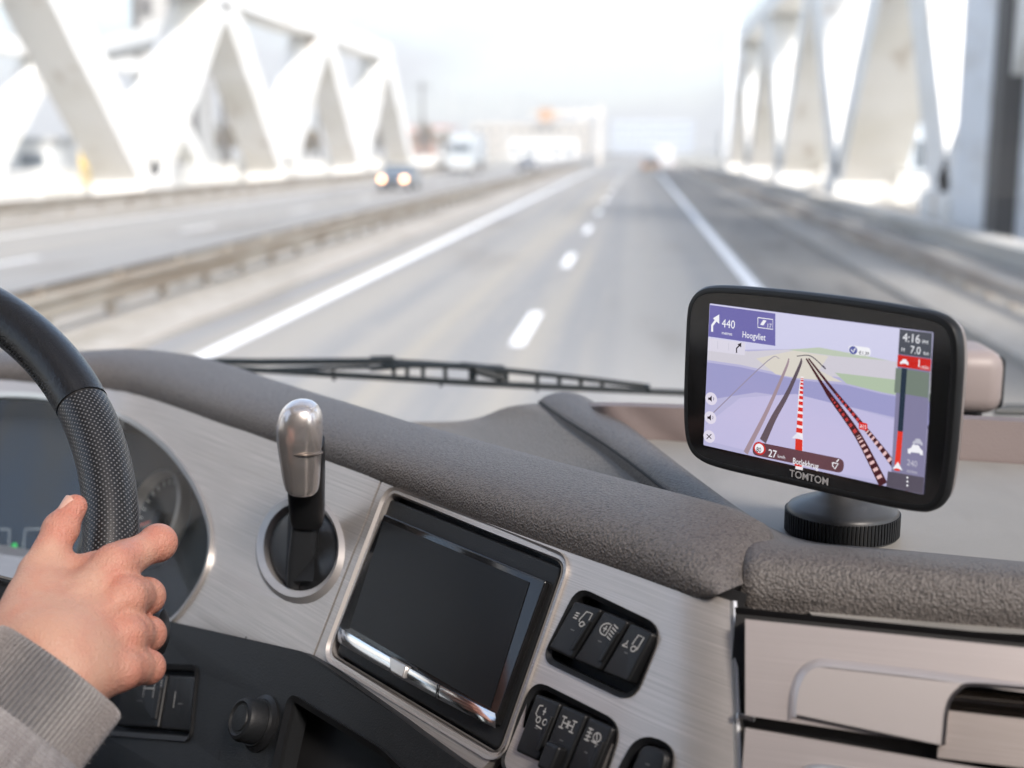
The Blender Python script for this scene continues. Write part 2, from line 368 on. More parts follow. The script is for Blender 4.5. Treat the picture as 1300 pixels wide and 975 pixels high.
# grey portal column close by on the right
t = thing('bridge_column', (9.8, 33, 0), 'tall grey bridge column with a dark recessed joint at the right edge', 'column')
pale_s = mat('pale_grey_steel', (.70, .72, .74), .6, var=[((.3, .3, 1), (.56, .55, .54), .5, .7)])
mb = MB(); mb.box((8.9, 34.0, 0), (9.8, 37.2, 16)); mb.build('column_shaft', pale_s, t, smooth=False)
mb = MB(); mb.box((8.97, 33.1, 0), (9.6, 33.99, 16)); mb.build('joint', dark_steel, t, smooth=False)
mb = MB(); mb.box((9.47, 27.5, 0), (10.7, 33.0, 16)); mb.build('column_shaft', pale_s, t, smooth=False)
t = thing('bridge_column', (9.5, 134, 0), 'slim pale column rising past the far end of the right truss', 'column')
mb = MB(); mb.box((9.1, 134.2, 0), (9.9, 135.2, 34)); mb.build('column_shaft', pale_s, t, smooth=False)
mb = MB(); mb.box((8.8, 133.9, 0), (10.2, 135.5, 1.2)); mb.build('footing', pale_c, t, smooth=False)
# lift tower
t = thing('lift_tower', (-66, 185, 0), 'tall grey lift tower rising behind the left truss', 'tower')
mb = MB(); mb.box((-71.5, 180, 0), (-63.5, 188, 62)); mb.build('shaft', mat('tower_grey', (.40, .40, .39), .8, var=[((.2, .2, .1), (.33, .32, .30), .4, .7)]), t, smooth=False)
for xx in (-71.9, -66.4, -64):
    mb = MB(); mb.box((xx, 179.4, 0), (xx+.9, 179.99, 62)); mb.build('guide_rail', dark_steel, t, smooth=False)
for z in range(12, 60, 9):
    mb = MB(); mb.box((-70.6, 179.7, z), (-69.2, 179.96, z+2.4)); mb.build('window', dark_steel, t, smooth=False)
# white walkway railings
def railing(x, y0, y1, label, top=1.45):
    t = thing('railing', (x, y0, 0), label, 'railing')
    mb = MB(); mb.box((x-.05, y0, top-.1), (x+.05, y1, top)); mb.box((x-.04, y0, .25), (x+.04, y1, .33)); mb.box((x-.03, y0, top*.6), (x+.03, y1, top*.6+.06)); mb.build('handrail', white_steel, t, smooth=False)
    mb = MB(); y = y0
    while y < y1: mb.box((x-.025, y, .25), (x+.025, y+.05, top-.1)); y += .32
    mb.build('balusters', white_steel, t, smooth=False)
    n = 0; y = y0
    while y < y1 and n < 60: mb = MB(); mb.box((x-.07, y-.07, -.02), (x+.07, y+.07, top+.05)); mb.build('post', white_steel, t, smooth=False); y += 4; n += 1
railing(-26.3, 30, 165, 'white walkway railing behind the left truss')
railing(11.6, 20, 165, 'white walkway railing behind the right truss')
# vegetation: bare winter trees and scrub beyond the bridge
bark = mat('bark', (.12, .095, .07), .9); twig = mat('twigs', (.20, .155, .10), .9, var=[((.8, .8, .8), (.13, .11, .06), .4, .6)])
def tree(x, y, h, label, r=None):
    t = thing('tree', (x, y, -.5), label, 'tree', 'bare trees beyond the bridge'); mb = MB(); r = r or h*.4
    mb.tube([(x, y, -.5), (x+.1, y, h*.35), (x-.1, y+.1, h*.7)], [h*.03, h*.02, h*.008], 8)
    for k in range(9):
        a = rng.uniform(0, 6.28); z = h*rng.uniform(.25, .6); mb.tube([(x, y, z), (x+math.cos(a)*r*.7, y+math.sin(a)*r*.7, z+h*.25)], [h*.01, h*.003], 5)
    mb.build('trunk', bark, t)
    mb = MB()
    for k in range(520):
        d = rng.normal(size=3); d /= np.linalg.norm(d); q = np.array([x, y, h*.6])+d*np.array([r, r, h*.38])*rng.uniform(.25, 1)*(1+.25*math.sin(4*d[0]+3*d[2]))
        s = h*.035; a = rng.normal(size=3)*s; b = rng.normal(size=3)*s*.5; mb.add([q-a, q+b, q+a, q-b], [(0, 1, 2, 3)])
    mb.build('crown', twig, t, smooth=False)
sp = [(-88, 150, 6.5, 'low brown bare tree at far left behind the white railing'), (-79, 152, 5.5, 'bare brown tree beside the yellow cabinet behind the left truss'), (-100, 160, 7, 'bare brown tree at the left picture edge'),
      (-62, 190, 7, 'bare tree between the first two left truss nodes'), (-52, 200, 6, 'bare tree behind the middle of the left truss'), (-53, 260, 8, 'bare tree just past the end of the left truss'),
      (-50, 300, 9, 'bare tree behind the oncoming car'), (-42, 280, 6.5, 'small bare tree left of the far white lorry'), (22, 260, 6, 'bare tree at the right beyond the far truss end'), (-75, 230, 7, 'bare tree behind the lift tower foot')]
for a in sp: tree(*a)
# buildings far off
def building(x0, x1, y, h, dep, col, label, rows, cols, roof=None, name='building'):
    t = thing(name, ((x0+x1)/2, y, -.5), label, 'building'); wm = mat('wall_'+name, col, .8)
    mb = MB(); mb.box((x0, y, -.5), (x1, y+dep, h)); mb.build('wall', wm, t, smooth=False)
    mb = MB(); mb.box((x0-.3, y-.3, h), (x1+.3, y+dep+.3, h+.6)); mb.build('roof', roof or grey_steel, t, smooth=False)
    cw = (x1-x0)/cols; rh = (h-.5)/rows
    for r in range(rows):
        for c in range(cols):
            mb = MB(); mb.box((x0+cw*(c+.2), y-.05, .6+rh*r), (x0+cw*(c+.8), y-.003, .6+rh*(r+.55))); mb.build('window', glassdark, t, smooth=False)
    return t
glassdark = mat('window_glass', (.10, .12, .14), .15, spec=.8)
red = mat('red_roof', (.45, .12, .06), .7); orange = mat('orange_board', (.36, .24, .16), .6); blue = mat('blue_board', (.22, .30, .50), .5)
building(-52, -15, 400, 10.0, 30, (.46, .42, .36), 'long beige building on the horizon left of the road', 3, 12)
building(-78, -62, 420, 9, 20, (.55, .55, .54), 'pale low block behind the end of the left truss', 2, 5, red, 'warehouse')
building(-62, -54.5, 330, 6.0, 14, (.40, .22, .15), 'small brick building with a red roof beyond the oncoming car', 2, 3, red, 'brick_house')
building(-16, 34, 800, 19, 40, (.50, .55, .62), 'wide bluish block far down the road', 4, 12, name='office_block')
building(-33, -16, 330, 4.6, 14, (.66, .66, .64), 'low white shed in front of the beige building', 1, 5, name='shed')
building(-64, -56, 118, 2.9, 5, (.62, .62, .60), 'small white cabin behind the left railing', 1, 2, name='cabin')
building(24, 31, 118, 5.0, 8, (.5, .56, .62), 'small pale hut with blue fascia seen through the right truss', 1, 2, blue, 'hut')
building(27, 60, 420, 7, 20, (.5, .5, .48), 'pale low building at the far right of the road', 2, 6, name='depot')
t = thing('advertising_board', (-29, 398, 12), 'orange and red board on the roof of the long beige building', 'sign')
mb = MB(); mb.box((-31, 396, 11.6), (-23.5, 396.4, 12.6)); mb.build('panel', orange, t, smooth=False)
mb = MB(); mb.box((-30, 396.1, 11), (-29.7, 396.3, 11.7)); mb.box((-23.3, 396.1, 11), (-23, 396.3, 11.7)); mb.build('strut', grey_steel, t, smooth=False)
# yellow cabinet
t = thing('cabinet', (-41.5, 95, 0), 'yellow equipment cabinet behind the left truss foot', 'cabinet')
yel = mat('yellow_paint', (.62, .43, .10), .6)
mb = MB(); mb.box((-42.4, 94, -.5), (-40.5, 96, 2.4)); mb.build('housing', yel, t, smooth=False)
mb = MB(); mb.box((-42.5, 93.9, 2.4), (-40.4, 96.1, 2.55)); mb.build('lid', grey_steel, t, smooth=False)
mb = MB(); mb.box((-41.46, 93.95, -.2), (-41.43, 93.999, 2.2)); mb.build('door_gap', dark_steel, t, smooth=False)
# posts, masts and gantry
def mast(x, y, h, r, label, arms, m=dark_steel, name='lamp_post', cat='lamp post'):
    t = thing(name, (x, y, -.5), label, cat)
    mb = MB(); mb.tube([(x, y, -.5), (x, y, h)], [r, r*.6], 8); mb.build('pole', m, t)
    for (z, a, b) in arms:
        mb = MB(); mb.beam((x+a, y, z), (x+b, y, z), .22, .22, up=(0, 0, 1)); mb.build('arm', m, t, smooth=False)
mast(-49.5, 150, 11.5, .42, 'dark mast behind the left truss with short crossarms', [(10.8, -1.5, 1.5), (9.2, -1, 1)], name='mast', cat='mast')
mast(-58, 230, 19, .35, 'tall dark mast with three crossarms behind the left truss', [(18, -4, 3), (16.5, -5, 4), (15.2, -3, 2)], name='mast', cat='mast')
mast(-38, 225, 14, .3, 'thin dark mast in front of the last left truss bay', [(13, -1.5, 1.5)], name='mast', cat='mast')
for (x, y, h, l) in ((-44, 300, 17, 'slim lamp post just past the left truss end'), (-37, 300, 19, 'slim lamp post above the far white lorry'), (-27, 260, 12, 'slim lamp post left of the beige building')):
    mast(x, y, h, .22, l, [(h-.1, 0, 1.8)], m=grey_steel)
t = thing('sign_gantry', (-5.6, 190, 0), 'white motorway gantry post with small sign boards over the road ahead', 'gantry')
mb = MB(); mb.box((-5.85, 189.6, -.2), (-5.35, 190.4, 8.6)); mb.build('post', pale_c, t, smooth=False)
mb = MB(); mb.box((-16, 189.8, 7.3), (-5, 190.2, 7.8)); mb.build('beam', pale_c, t, smooth=False)
for (a, b, mm) in ((-14.6, -12.6, orange), (-9.0, -7.4, grey_steel)):
    mb = MB(); mb.box((a, 189.5, 6.2), (b, 189.75, 8.2)); mb.build('sign_board', mm, t, smooth=False)
# vehicles
tyre = mat('tyre', (.02, .02, .02), .85); rim_m = mat('wheel_rim', (.45, .45, .46), .35, metal=.8)
chrome = mat('chrome', (.75, .74, .73), .12, metal=1)
def car(x, y, facing, col, label, w=1.8, l=4.3, h=1.48, lights=True, van=False, cat='car', nm='parked_car'):
    """facing -1: comes towards us"""
    t = thing(nm, (x, y, 0), label, cat); pm = mat('car_paint', col, .3, metal=.4, coat=1)
    if van: prof = [(-.5, .35), (-.5, h*.98), (.30, h), (.40, h*.62), (.5, h*.5), (.5, .35)]; win = [(.305, h*.93), (.40, h*.60)]; nw = 12
    else: prof = [(-.5, .35), (-.5, .85), (-.44, .95), (-.34, h*.97), (.06, h), (.22, .95), (.47, .78), (.5, .6), (.5, .35)]
    mb = MB(); rows = []
    for sx, sc_ in ((-1, 1), (-.9, 1.0), (.9, 1.0), (1, 1)):
        rows.append([np.array([x+sx*w/2*(1 if z < .96 or van else .84), y+facing*-1*-a*l*1, (z if abs(sx) < 1 else .35+(z-.35)*.97)]) for a, z in prof])
    mb.grid(rows); n = len(prof); mb.f.append(tuple(range(n))); mb.f.append(tuple(range(3*n, 4*n))); mb.add([], [])
    mb.build('body', pm, t)
    f = facing
    def Y(a): return y+f*a*l
    mb = MB()
    if van: a0, z0, a1, z1 = .312, h*.92, .402, h*.64
    else: a0, z0, a1, z1 = .075, h*.975, .215, .97
    k = .78 if not van else .9
    mb.add([(x-w/2*k*.95, Y(a0)+f*.03, z0), (x+w/2*k*.95, Y(a0)+f*.03, z0), (x+w/2*k, Y(a1)+f*.03, z1), (x-w/2*k, Y(a1)+f*.03, z1)], [(0, 1, 2, 3)]); mb.build('windscreen', glassdark, t, smooth=False)
    if not van:
        mb = MB(); mb.add([(x-w/2*.74, Y(-.345)-f*.02, h*.95), (x+w/2*.74, Y(-.345)-f*.02, h*.95), (x+w/2*.78, Y(-.445)-f*.02, .97), (x-w/2*.78, Y(-.445)-f*.02, .97)], [(0, 1, 2, 3)]); mb.build('rear_window', glassdark, t, smooth=False)
    for sx in (-1, 1):
        for a in (-.32, .32):
            mb = MB(); mb.lathe((x+sx*(w/2-.2), Y(a), .33), (sx, 0, 0), [(.33, 0), (.33, .2), (.26, .215)], 20); wo = mb.build('wheel', tyre, t)
            mb = MB(); mb.lathe((x+sx*(w/2+.016), Y(a), .33), (sx, 0, 0), [(.2, 0), (.18, .012)], 16); mb.build('rim', rim_m, wo)
        mb = MB(); mb.lathe((x+sx*w*.36, Y(.5)-f*.05, .66), (0, f, 0), [(.13, 0), (.13, .07), (.09, .09)], 16)
        mb.build('headlight', mat('lit_headlight', (.8, .8, .8), .2, emis=(1, .42, .15), estr=3.4) if lights else chrome, t)
        mb = MB(); mb.box((x+sx*w*.40-.14, Y(-.5)-.03, .68), (x+sx*w*.40+.14, Y(-.5)+.03, .86)); mb.build('tail_light', mat('tail_lamp', (.35, .02, .01), .3), t, smooth=False)
    mb = MB(); mb.box((x-w*.2, Y(.5)-.03, .45), (x+w*.2, Y(.5)+.03, .68)); mb.build('grille', tyre, t, smooth=False)
    return t
car(-13.9, 74, -1, (.10, .13, .16), 'dark oncoming car with both headlights glowing amber', nm='oncoming_car')
car(1.3, 128, 1, (.36, .24, .14), 'brown car driving ahead of us in our lane', lights=False, nm='car')
car(3.1, 150, 1, (.78, .78, .79), 'white van ahead beside the brown car', w=2.1, l=5.5, h=2.9, lights=False, van=True, cat='van', nm='van')
car(-11.6, 135, -1, (.16, .15, .14), 'dark far oncoming car behind the white lorry', nm='oncoming_car', lights=False)
t = thing('lorry', (-17, 122, 0), 'white oncoming lorry far off behind the car with lit headlights', 'lorry')
pw = mat('lorry_white', (.40, .44, .47), .35, coat=.6)
mb = MB(); mb.box((-18.2, 122, .9), (-15.8, 124, 3.2)); mb.build('cab', pw, t, smooth=False)
mb = MB(); mb.box((-18.25, 124.2, 1.0), (-15.75, 133, 3.7)); mb.build('box_body', pw, t, smooth=False)
mb = MB(); mb.box((-18.0, 121.94, 2.0), (-16, 121.99, 2.85)); mb.build('windscreen', glassdark, t, smooth=False)
mb = MB(); mb.box((-18.2, 121.9, .45), (-15.8, 122.3, .9)); mb.build('bumper', grey_steel, t, smooth=False)
for xx in (-18.05, -16.2):
    for yy in (123, 131):
        mb = MB(); mb.lathe((xx, yy, .5), (1, 0, 0), [(.5, 0), (.5, .25)], 20); mb.build('wheel', tyre, t)

# ================================================================== THE CAB
Zt = CAMZ-.231
pt = lambda *a: PZ(*a, -.231)[:2]
Tpts = [(-1.25, 1.20), (-.95, 1.245), (-.78, 1.245), pt(0, 475), pt(70, 481), pt(170, 491), pt(300, 534), pt(420, 575), pt(620, 650), pt(800, 712), pt(860, 734), pt(900, 747), pt(932, 757)]
TP = Path(Tpts); M = Surf(TP, Zt)
d2 = (pt(1300, 803)-pt(941, 768)); d2 /= np.linalg.norm(d2)
MP = Path([pt(941, 768), pt(941, 768)+d2*.25, pt(941, 768)+d2*.5+np.array([0, .02]), pt(941, 768)+d2*.95+np.array([0, .10])]); MR = Surf(MP, Zt, .40)
_a, _b = M.inv(850, 800), M.inv(850, 960)
_k = (_b[0]-_a[0])/(_b[1]-_a[1]); M.bend = (_a[0]-_k*_a[1], _k, 6.0)
def s_at(px, py): return M.inv(px, py)[0]

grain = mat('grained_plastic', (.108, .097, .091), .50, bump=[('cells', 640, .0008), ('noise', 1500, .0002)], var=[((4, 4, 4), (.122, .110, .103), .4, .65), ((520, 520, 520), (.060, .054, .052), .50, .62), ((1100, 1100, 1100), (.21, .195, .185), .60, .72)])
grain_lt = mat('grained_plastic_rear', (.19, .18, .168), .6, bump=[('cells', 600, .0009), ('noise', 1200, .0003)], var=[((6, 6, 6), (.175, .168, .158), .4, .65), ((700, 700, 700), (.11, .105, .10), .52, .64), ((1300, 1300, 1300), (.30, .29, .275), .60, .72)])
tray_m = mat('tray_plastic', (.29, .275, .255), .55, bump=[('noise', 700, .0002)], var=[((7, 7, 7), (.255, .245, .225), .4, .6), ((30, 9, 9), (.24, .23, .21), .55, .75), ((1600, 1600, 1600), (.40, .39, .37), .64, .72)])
def brushed(name, col, rough, sc1=(9, 1400, 1), q=1.):
    m = mat(name, col, rough, metal=.6, coord='UV', bump=[('noise', (6, 1500, 1), .00003)], var=[(sc1, tuple(c*(1-.28*q) for c in col), .40, .66), ((2.2, 160, 1), tuple(c*(1-.14*q) for c in col), .45, .7), ((16, 2600, 1), tuple(min(1, c*(1+.25*q)) for c in col), .58, .74)])
    return m
silver = brushed('brushed_silver', (.50, .47, .45), .38)
silver_r = brushed('brushed_silver_drawer', (.52, .475, .47), .40, q=.35)
surround_m = mat('surround_silver', (.50, .475, .46), .40, metal=.65)
satin = mat('satin_silver', (.62, .61, .60), .30, metal=.8)
blackp = mat('black_plastic', (.008, .0085, .0095), .42, spec=.4, bump=[('noise', 1400, .00006)])
blackm = mat('black_matt_plastic', (.010, .011, .0125), .5, spec=.35, bump=[('voronoi', 900, .00012)])
gloss = mat('black_gloss', (.008, .008, .009), .10, spec=.6, var=[((30, 30, 30), (.012, .012, .012), .4, .6)])
gapm = mat('black_gap', (.006, .006, .007), .7)
leather = mat('black_leather', (.008, .008, .009), .27, spec=.55, bump=[('voronoi', 1100, .00025), ('noise', 300, .0003)])
iconm = mat('icon_grey', (.42, .41, .39), .6)

dash = thing('dashboard', (0, 1.0, 1.6), 'truck dashboard with grained grey padding, brushed silver trim and black lower console', 'dashboard')
sB = s_at(932, 757); sA = -.25
cuts = [TP.L+.2-x for x in np.arange(0, .40, .006)] + [x for x in np.arange(.0, .95, .03)]
# seam between the cluster panel and the centre panel
seam_t = M.inv(487, 603); seam_b = M.inv(398, 833)
T0 = .006                               # silver starts a little under the pad lip
bot = M.invs([(430, 852), (520, 915), (610, 978)]); sl_t = (bot[-1][1]-bot[0][1])/(bot[-1][0]-bot[0][0])
hole_radio = rpoly(M.invs([(495, 623), (720, 713), (634, 962), (417, 831)]), .010)
hole_sw1 = rpoly(M.invs([(735, 746), (842, 797), (803, 893), (689, 838)]), [.010, .012, .012, .010])
hole_sw2 = rpoly(M.invs([(679, 864), (790, 920), (752, 1035), (633, 975)]), .011)
hole_sw3 = rpoly(M.invs([(812, 930), (862, 950), (835, 1030), (775, 1000)]), .012)
rb_ = M.invs([(931, 764), (932, 800), (933, 860), (935, 920), (937, 985), (939, 1060)])
ctr = [(seam_t[0]+.0012, T0)] + rb_ + [(bot[-1][0]+.02, rb_[-1][1]), bot[-1], bot[1], bot[0], (seam_b[0]+.0012, seam_b[1])]
sheet('centre_trim', M, ctr, [hole_radio, hole_sw1, hole_sw2, hole_sw3], 0, .010, silver, dash, cuts)
lens_px = [(-330, 640), (-260, 560), (-150, 515), (-60, 503), (0, 500), (60, 503), (120, 515), (175, 538), (215, 570), (245, 610), (263, 650), (269, 685), (263, 722), (245, 758), (214, 793), (160, 815), (0, 830), (-200, 810), (-300, 740)]
lens = smooth_closed(M.invs(lens_px), 5)
cupc = M.inv(383, 697)
cup_px = [(383+53*math.cos(a)*1.0+0*math.sin(a), 697+70*math.sin(a)) for a in np.linspace(0, 2*math.pi, 40, endpoint=False)]
cup = M.invs(cup_px)
lb = M.invs([(208, 794), (300, 808)])
lft = [(sA, T0), (seam_t[0]-.0012, T0), (seam_b[0]-.0012, seam_b[1]), (lb[1][0], lb[1][1]), (lb[0][0], lb[0][1]+.001), (sA, lb[0][1]+.004)]
lenso = inset(lens, -.0015)
sheet('cluster_trim', M, lft, [cup, lenso], 0, .010, silver, dash, cuts)
# chamfered silver lip round the radio opening
frame_ring('radio_surround', M, inset(hole_radio, -.004), inset(hole_radio, .0015), .0, .0022, surround_m, dash, hin=-.004)
# gap strip under the pad
mb = MB(); rows = []
for s_ in np.linspace(sA, TP.L, 90): rows.append([M.map(s_, -.004, .001), M.map(s_, T0+.002, -.003), M.map(s_, T0+.004, -.02)])
mb.grid(rows); mb.build('shadow_gap', gapm, dash)
# padded roll, swept along the panel top
Apx = [(-400, 470, .022), (0, 475, .024), (60, 481, .031), (115, 484, .037), (170, 491, .036), (250, 517, .032), (420, 575, .029), (620, 650, .033), (800, 712, .0345), (840, 727, .032), (870, 737, .0275), (895, 746, .021), (912, 751, .013), (924, 755, .004), (928, 756, .0008)]
As = [(M.inv(a, b)[0], c) for a, b, c in Apx]; As.sort()
def roll_rows(surf, s0, s1, n, af, bw=.05):
    rows = []
    for s_ in np.linspace(s0, s1, n):
        p, tt, nh, nn, u = surf.fr(s_); A = af(s_)/.036; r = []
        for th in np.linspace(-.35, math.pi, 30):
            ct, st = math.cos(th), math.sin(th); e = 2/2.5
            b = .05-.05*math.copysign(abs(ct)**e, ct); dz = .024*math.copysign(abs(st)**e, st)
            r.append(p - nh*(b*(.35+.65*min(A, 1.2))*bw/.05-.004) + ZZ*dz*A)
        rows.append(r)
    return rows
af = lambda s_: np.interp(s_, [a for a, _ in As], [c for _, c in As])
mb = MB(); mb.grid(roll_rows(M, sA, As[-1][0], 220, af)); mb.build('padded_roll', grain, dash)
# top cover behind the roll, left of the seam
def net(rows_px, sub=6):
    P3 = [[PZ(x, y, z) for x, y, z in r] for r in rows_px]
    def cr(a, n):
        a = [np.array(p) for p in a]; e = [2*a[0]-a[1]]+a+[2*a[-1]-a[-2]]; o = []
        for i in range(1, len(e)-2):
            for t in np.linspace(0, 1, n, endpoint=False): p0, p1, p2, p3 = e[i-1:i+3]; o.append(.5*((2*p1)+(-p0+p2)*t+(2*p0-5*p1+4*p2-p3)*t*t+(-p0+3*p1-3*p2+p3)*t**3))
        return o+[a[-1]]
    r1 = [cr(r, sub) for r in P3]; c = [cr([r[k] for r in r1], sub) for k in range(len(r1[0]))]
    return c
cover = [[(470, 538, -.268), (520, 535.5, -.266), (575, 535, -.264), (608, 530, -.258), (640, 518, -.244), (664, 513.5, -.2375), (683, 511.5, -.235)],
         [(470, 546, -.270), (520, 546, -.270), (580, 548, -.268), (625, 545, -.259), (665, 536, -.248), (700, 533, -.2395), (716, 533, -.2365)],
         [(500, 575, -.276), (560, 580, -.273), (620, 582, -.268), (680, 580, -.259), (725, 577, -.250), (762, 572, -.241), (775, 571, -.238)],
         [(560, 640, -.285), (620, 650, -.280), (690, 650, -.274), (745, 645, -.264), (790, 638, -.252), (838, 626, -.242), (848, 627, -.2385)],
         [(640, 730, -.290), (700, 740, -.285), (760, 730, -.280), (815, 722, -.268), (850, 705, -.256), (890, 680, -.244), (904, 680, -.240)]]
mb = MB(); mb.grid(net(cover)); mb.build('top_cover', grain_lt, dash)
def crs(a, n):
    a = [np.array(p, float) for p in a]; e = [2*a[0]-a[1]]+a+[2*a[-1]-a[-2]]; o = []
    for i in range(1, len(e)-2):
        for t in np.linspace(0, 1, n, endpoint=False): p0, p1, p2, p3 = e[i-1:i+3]; o.append(.5*((2*p1)+(-p0+p2)*t+(2*p0-5*p1+4*p2-p3)*t*t+(-p0+3*p1-3*p2+p3)*t**3))
    return o+[a[-1]]
stn = [((684, 511), (757, 516), 0), ((716, 533), (800, 545), 0), ((775, 571), (858, 592), 0), ((848, 627), (908, 632), 0), ((892, 664), (944, 658), .12), ((914, 695), (975, 673), .35), ((926, 728), (1003, 681), .65),
       ((934, 757), (1030, 685.5), .88), ((950, 768), (1060, 689), 1), ((1000, 772), (1105, 693), 1), ((1080, 778.5), (1170, 699), 1), ((1180, 787), (1240, 706), 1), ((1300, 796.5), (1330, 715), 1), ((1480, 811), (1480, 730), 1), ((1800, 838), (1800, 758), 1), ((2400, 890), (2400, 815), 1)]
q3 = [np.concatenate([PZ(*l_, -.2345-.0075*k_), PZ(*r_, -.2375-.006*min(1, i_/4)), [k_]]) for i_, (l_, r_, k_) in enumerate(stn)]
gp = np.array([(0, -.001), (-.012, .006), (-.004, .013), (.025, .0200), (.085, .0248), (.20, .0256), (.38, .0215), (.56, .0150), (.74, .0085), (.90, .0030), (1, -.003)]); gp = np.array(crs(gp, 3))
rows = []
for q in crs(q3, 12):
    L0, R0, k = q[:3], q[3:6], min(1, max(0, q[6])); r = [L0-ZZ*.02]
    for a, (g_, h_) in zip(np.linspace(0, 1, len(gp)), gp):
        hr = .012*math.sin(math.pi*a)**.6 if 0 < a < 1 else 0; r.append(L0+(R0-L0)*((1-k)*a+k*g_)+ZZ*((1-k)*hr+k*h_))
    rows.append(r+[R0-ZZ*.015])
mb = MB(); mb.grid(rows); mb.build('passenger_pad', grain, dash, angle=60)
mb = MB(); mb.tube([r[1]+ZZ*.0010 for r in rows[:46]], .0010, 6); mb.build('seam', gapm, dash)
# tray floor and back wall
zt = CAMZ-.240
mb = MB(); fl = [PZ(742, 520, -.243), PZ(820, 574, -.243), PZ(905, 650, -.243), PZ(985, 735, -.243), PZ(1040, 790, -.243), (1.35, .55, CAMZ-.243), (1.35, 1.12, CAMZ-.243), PZ(1310, 588, -.243), PZ(850, 558, -.243)]
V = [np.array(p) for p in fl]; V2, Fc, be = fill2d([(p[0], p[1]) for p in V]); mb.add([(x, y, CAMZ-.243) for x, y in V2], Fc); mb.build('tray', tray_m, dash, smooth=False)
wall_pts = [(747, 516, 742, 545), (765, 515.5, 790, 556), (800, 516, 850, 560), (860, 518, 900, 565), (1000, 523, 1000, 572), (1150, 529, 1150, 581), (1320, 537, 1320, 592), (1500, 548, 1500, 606), (1900, 572, 1900, 630)]
rows = []
for q in crs(wall_pts, 6):
    b = PZ(q[2], q[3], -.2435); d = D(q[0], q[1]); dd = math.hypot(b[0], b[1])/math.hypot(d[0], d[1]); top = C0+d*dd*1.012
    rows.append([b-ZZ*.01, b, b+(top-b)*.08+np.array([0, .0, .001]), b+(top-b)*.5, b+(top-b)*.93, top, top+np.array([0, .012, .001]), top+np.array([0, .03, -.03])])
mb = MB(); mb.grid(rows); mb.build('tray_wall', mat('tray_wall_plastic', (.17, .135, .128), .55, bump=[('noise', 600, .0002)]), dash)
# ---- right-hand silver drawers
def MRi(pts): return MR.invs(pts)
A0 = MRi([(946, 786), (1300, 822), (1300, 965), (1195, 947), (946, 908)])
s_end = .42
tt0 = A0[0][1]; tb0 = A0[4][1]
upper = rpoly([(A0[0][0], tt0), (s_end, A0[1][1]+(A0[1][1]-tt0)*.6), (s_end, A0[2][1]+.02), A0[2], A0[3], A0[4]], [.004, .002, .001, .001, .001, .004])
hnd = rpoly(MRi([(1197, 975), (1203, 872), (1420, 893), (1420, 975)]), [.001, .018, .002, .001])
hpx = [(1197, 946), (1199, 925), (1201, 905), (1206, 888), (1216, 876), (1232, 869), (1300, 874), (1420, 884)]
hi = MRi(hpx); s_h = hi[0][0]
# the drawer front with its handle cut-out along its bottom edge
up = [(A0[0][0], tt0), (s_end, A0[1][1]+(A0[1][1]-tt0)*.9), (s_end, hi[-1][1])]+hi[::-1][0:]+[A0[4]]
mcuts = list(np.arange(0.0, .45, .02))
up = [tuple(p) for p in up]
sheet('drawer_front', MR, up, [], .0, .012, silver_r, dash, mcuts)
# embossed field that carries the handle
emb_px = [(1000, 916.3), (1002, 885), (1007, 865), (1015, 850), (1027, 840), (1043, 836), (1075, 839), (1180, 851), (1300, 867.5), (1420, 880)]
ei = MRi(emb_px); embp = ei+[tuple(hi[-1])]+[tuple(p) for p in hi[::-1][1:]]
mb = MB(); outer = ei; inner = [(a+.0035 if i < 3 else a, b+(.0042 if i > 2 else .0015*i)) for i, (a, b) in enumerate(ei)]
oo = crs([np.array(p) for p in outer], 5); ii = inset(oo+[np.array(p) for p in hi[::-1]], .0042)[:len(oo)]
mb.grid([[MR.map(*p, .0004) for p in oo], [MR.map(*(p*.5+q*.5), .0035) for p, q in zip(oo, ii)], [MR.map(*q, .0046) for q in ii]])
V2, Fc, be = fill2d([tuple(p) for p in ii]+[tuple(p) for p in hi[::-1]], (), mcuts); mb.add([MR.map(x, t, .0046) for x, t in V2], Fc, V2)
hd = crs([np.array(p) for p in hi], 5); mb.grid([[MR.map(*p, .0046) for p in hd], [MR.map(*p, -.004) for p in hd]])
mb.uv = [(0, 0)]*len(mb.v)
mb.build('handle_field', mat('satin_drawer', (.52, .48, .47), .40, metal=.55, bump=[('noise', (40, 40, 1200), .00002)]), dash)
mb = MB(); strokes(mb, MR, [crs([np.array(p) for p in hi], 6)], .0016, .0052); mb.build('handle_edge', chrome, dash)
# recess behind the cut-out: chrome lip then brushed back
rc = MRi([(1190, 862), (1430, 885), (1430, 930), (1190, 903)])
mb = MB(); poly2(mb, MR, rc, -.016); mb.build('handle_recess', gapm, dash, smooth=False)
mb = MB(); a, b, c_, d_ = MRi([(1200, 873), (1430, 896), (1430, 925), (1200, 900)]); rows = []
for k in np.linspace(0, 1, 20): p = np.array(a)*(1-k)+np.array(b)*k; q = np.array(d_)*(1-k)+np.array(c_)*k; rows.append([MR.map(*(p*(1-j)+q*j), -.004-.010*math.sin(j*3.0)) for j in np.linspace(0, 1, 10)])
mb.grid(rows); mb.build('handle_lip', mat('dark_chrome', (.30, .27, .24), .15, metal=1), dash)
mb = MB(); q = MRi([(1196, 901), (1430, 927), (1430, 990), (1190, 962)]); rows = [[MR.map(*(np.array(q[0])*(1-k)+np.array(q[1])*k), -.004) for k in np.linspace(0, 1, 12)], [MR.map(*(np.array(q[3])*(1-k)+np.array(q[2])*k), -.001) for k in np.linspace(0, 1, 12)]]
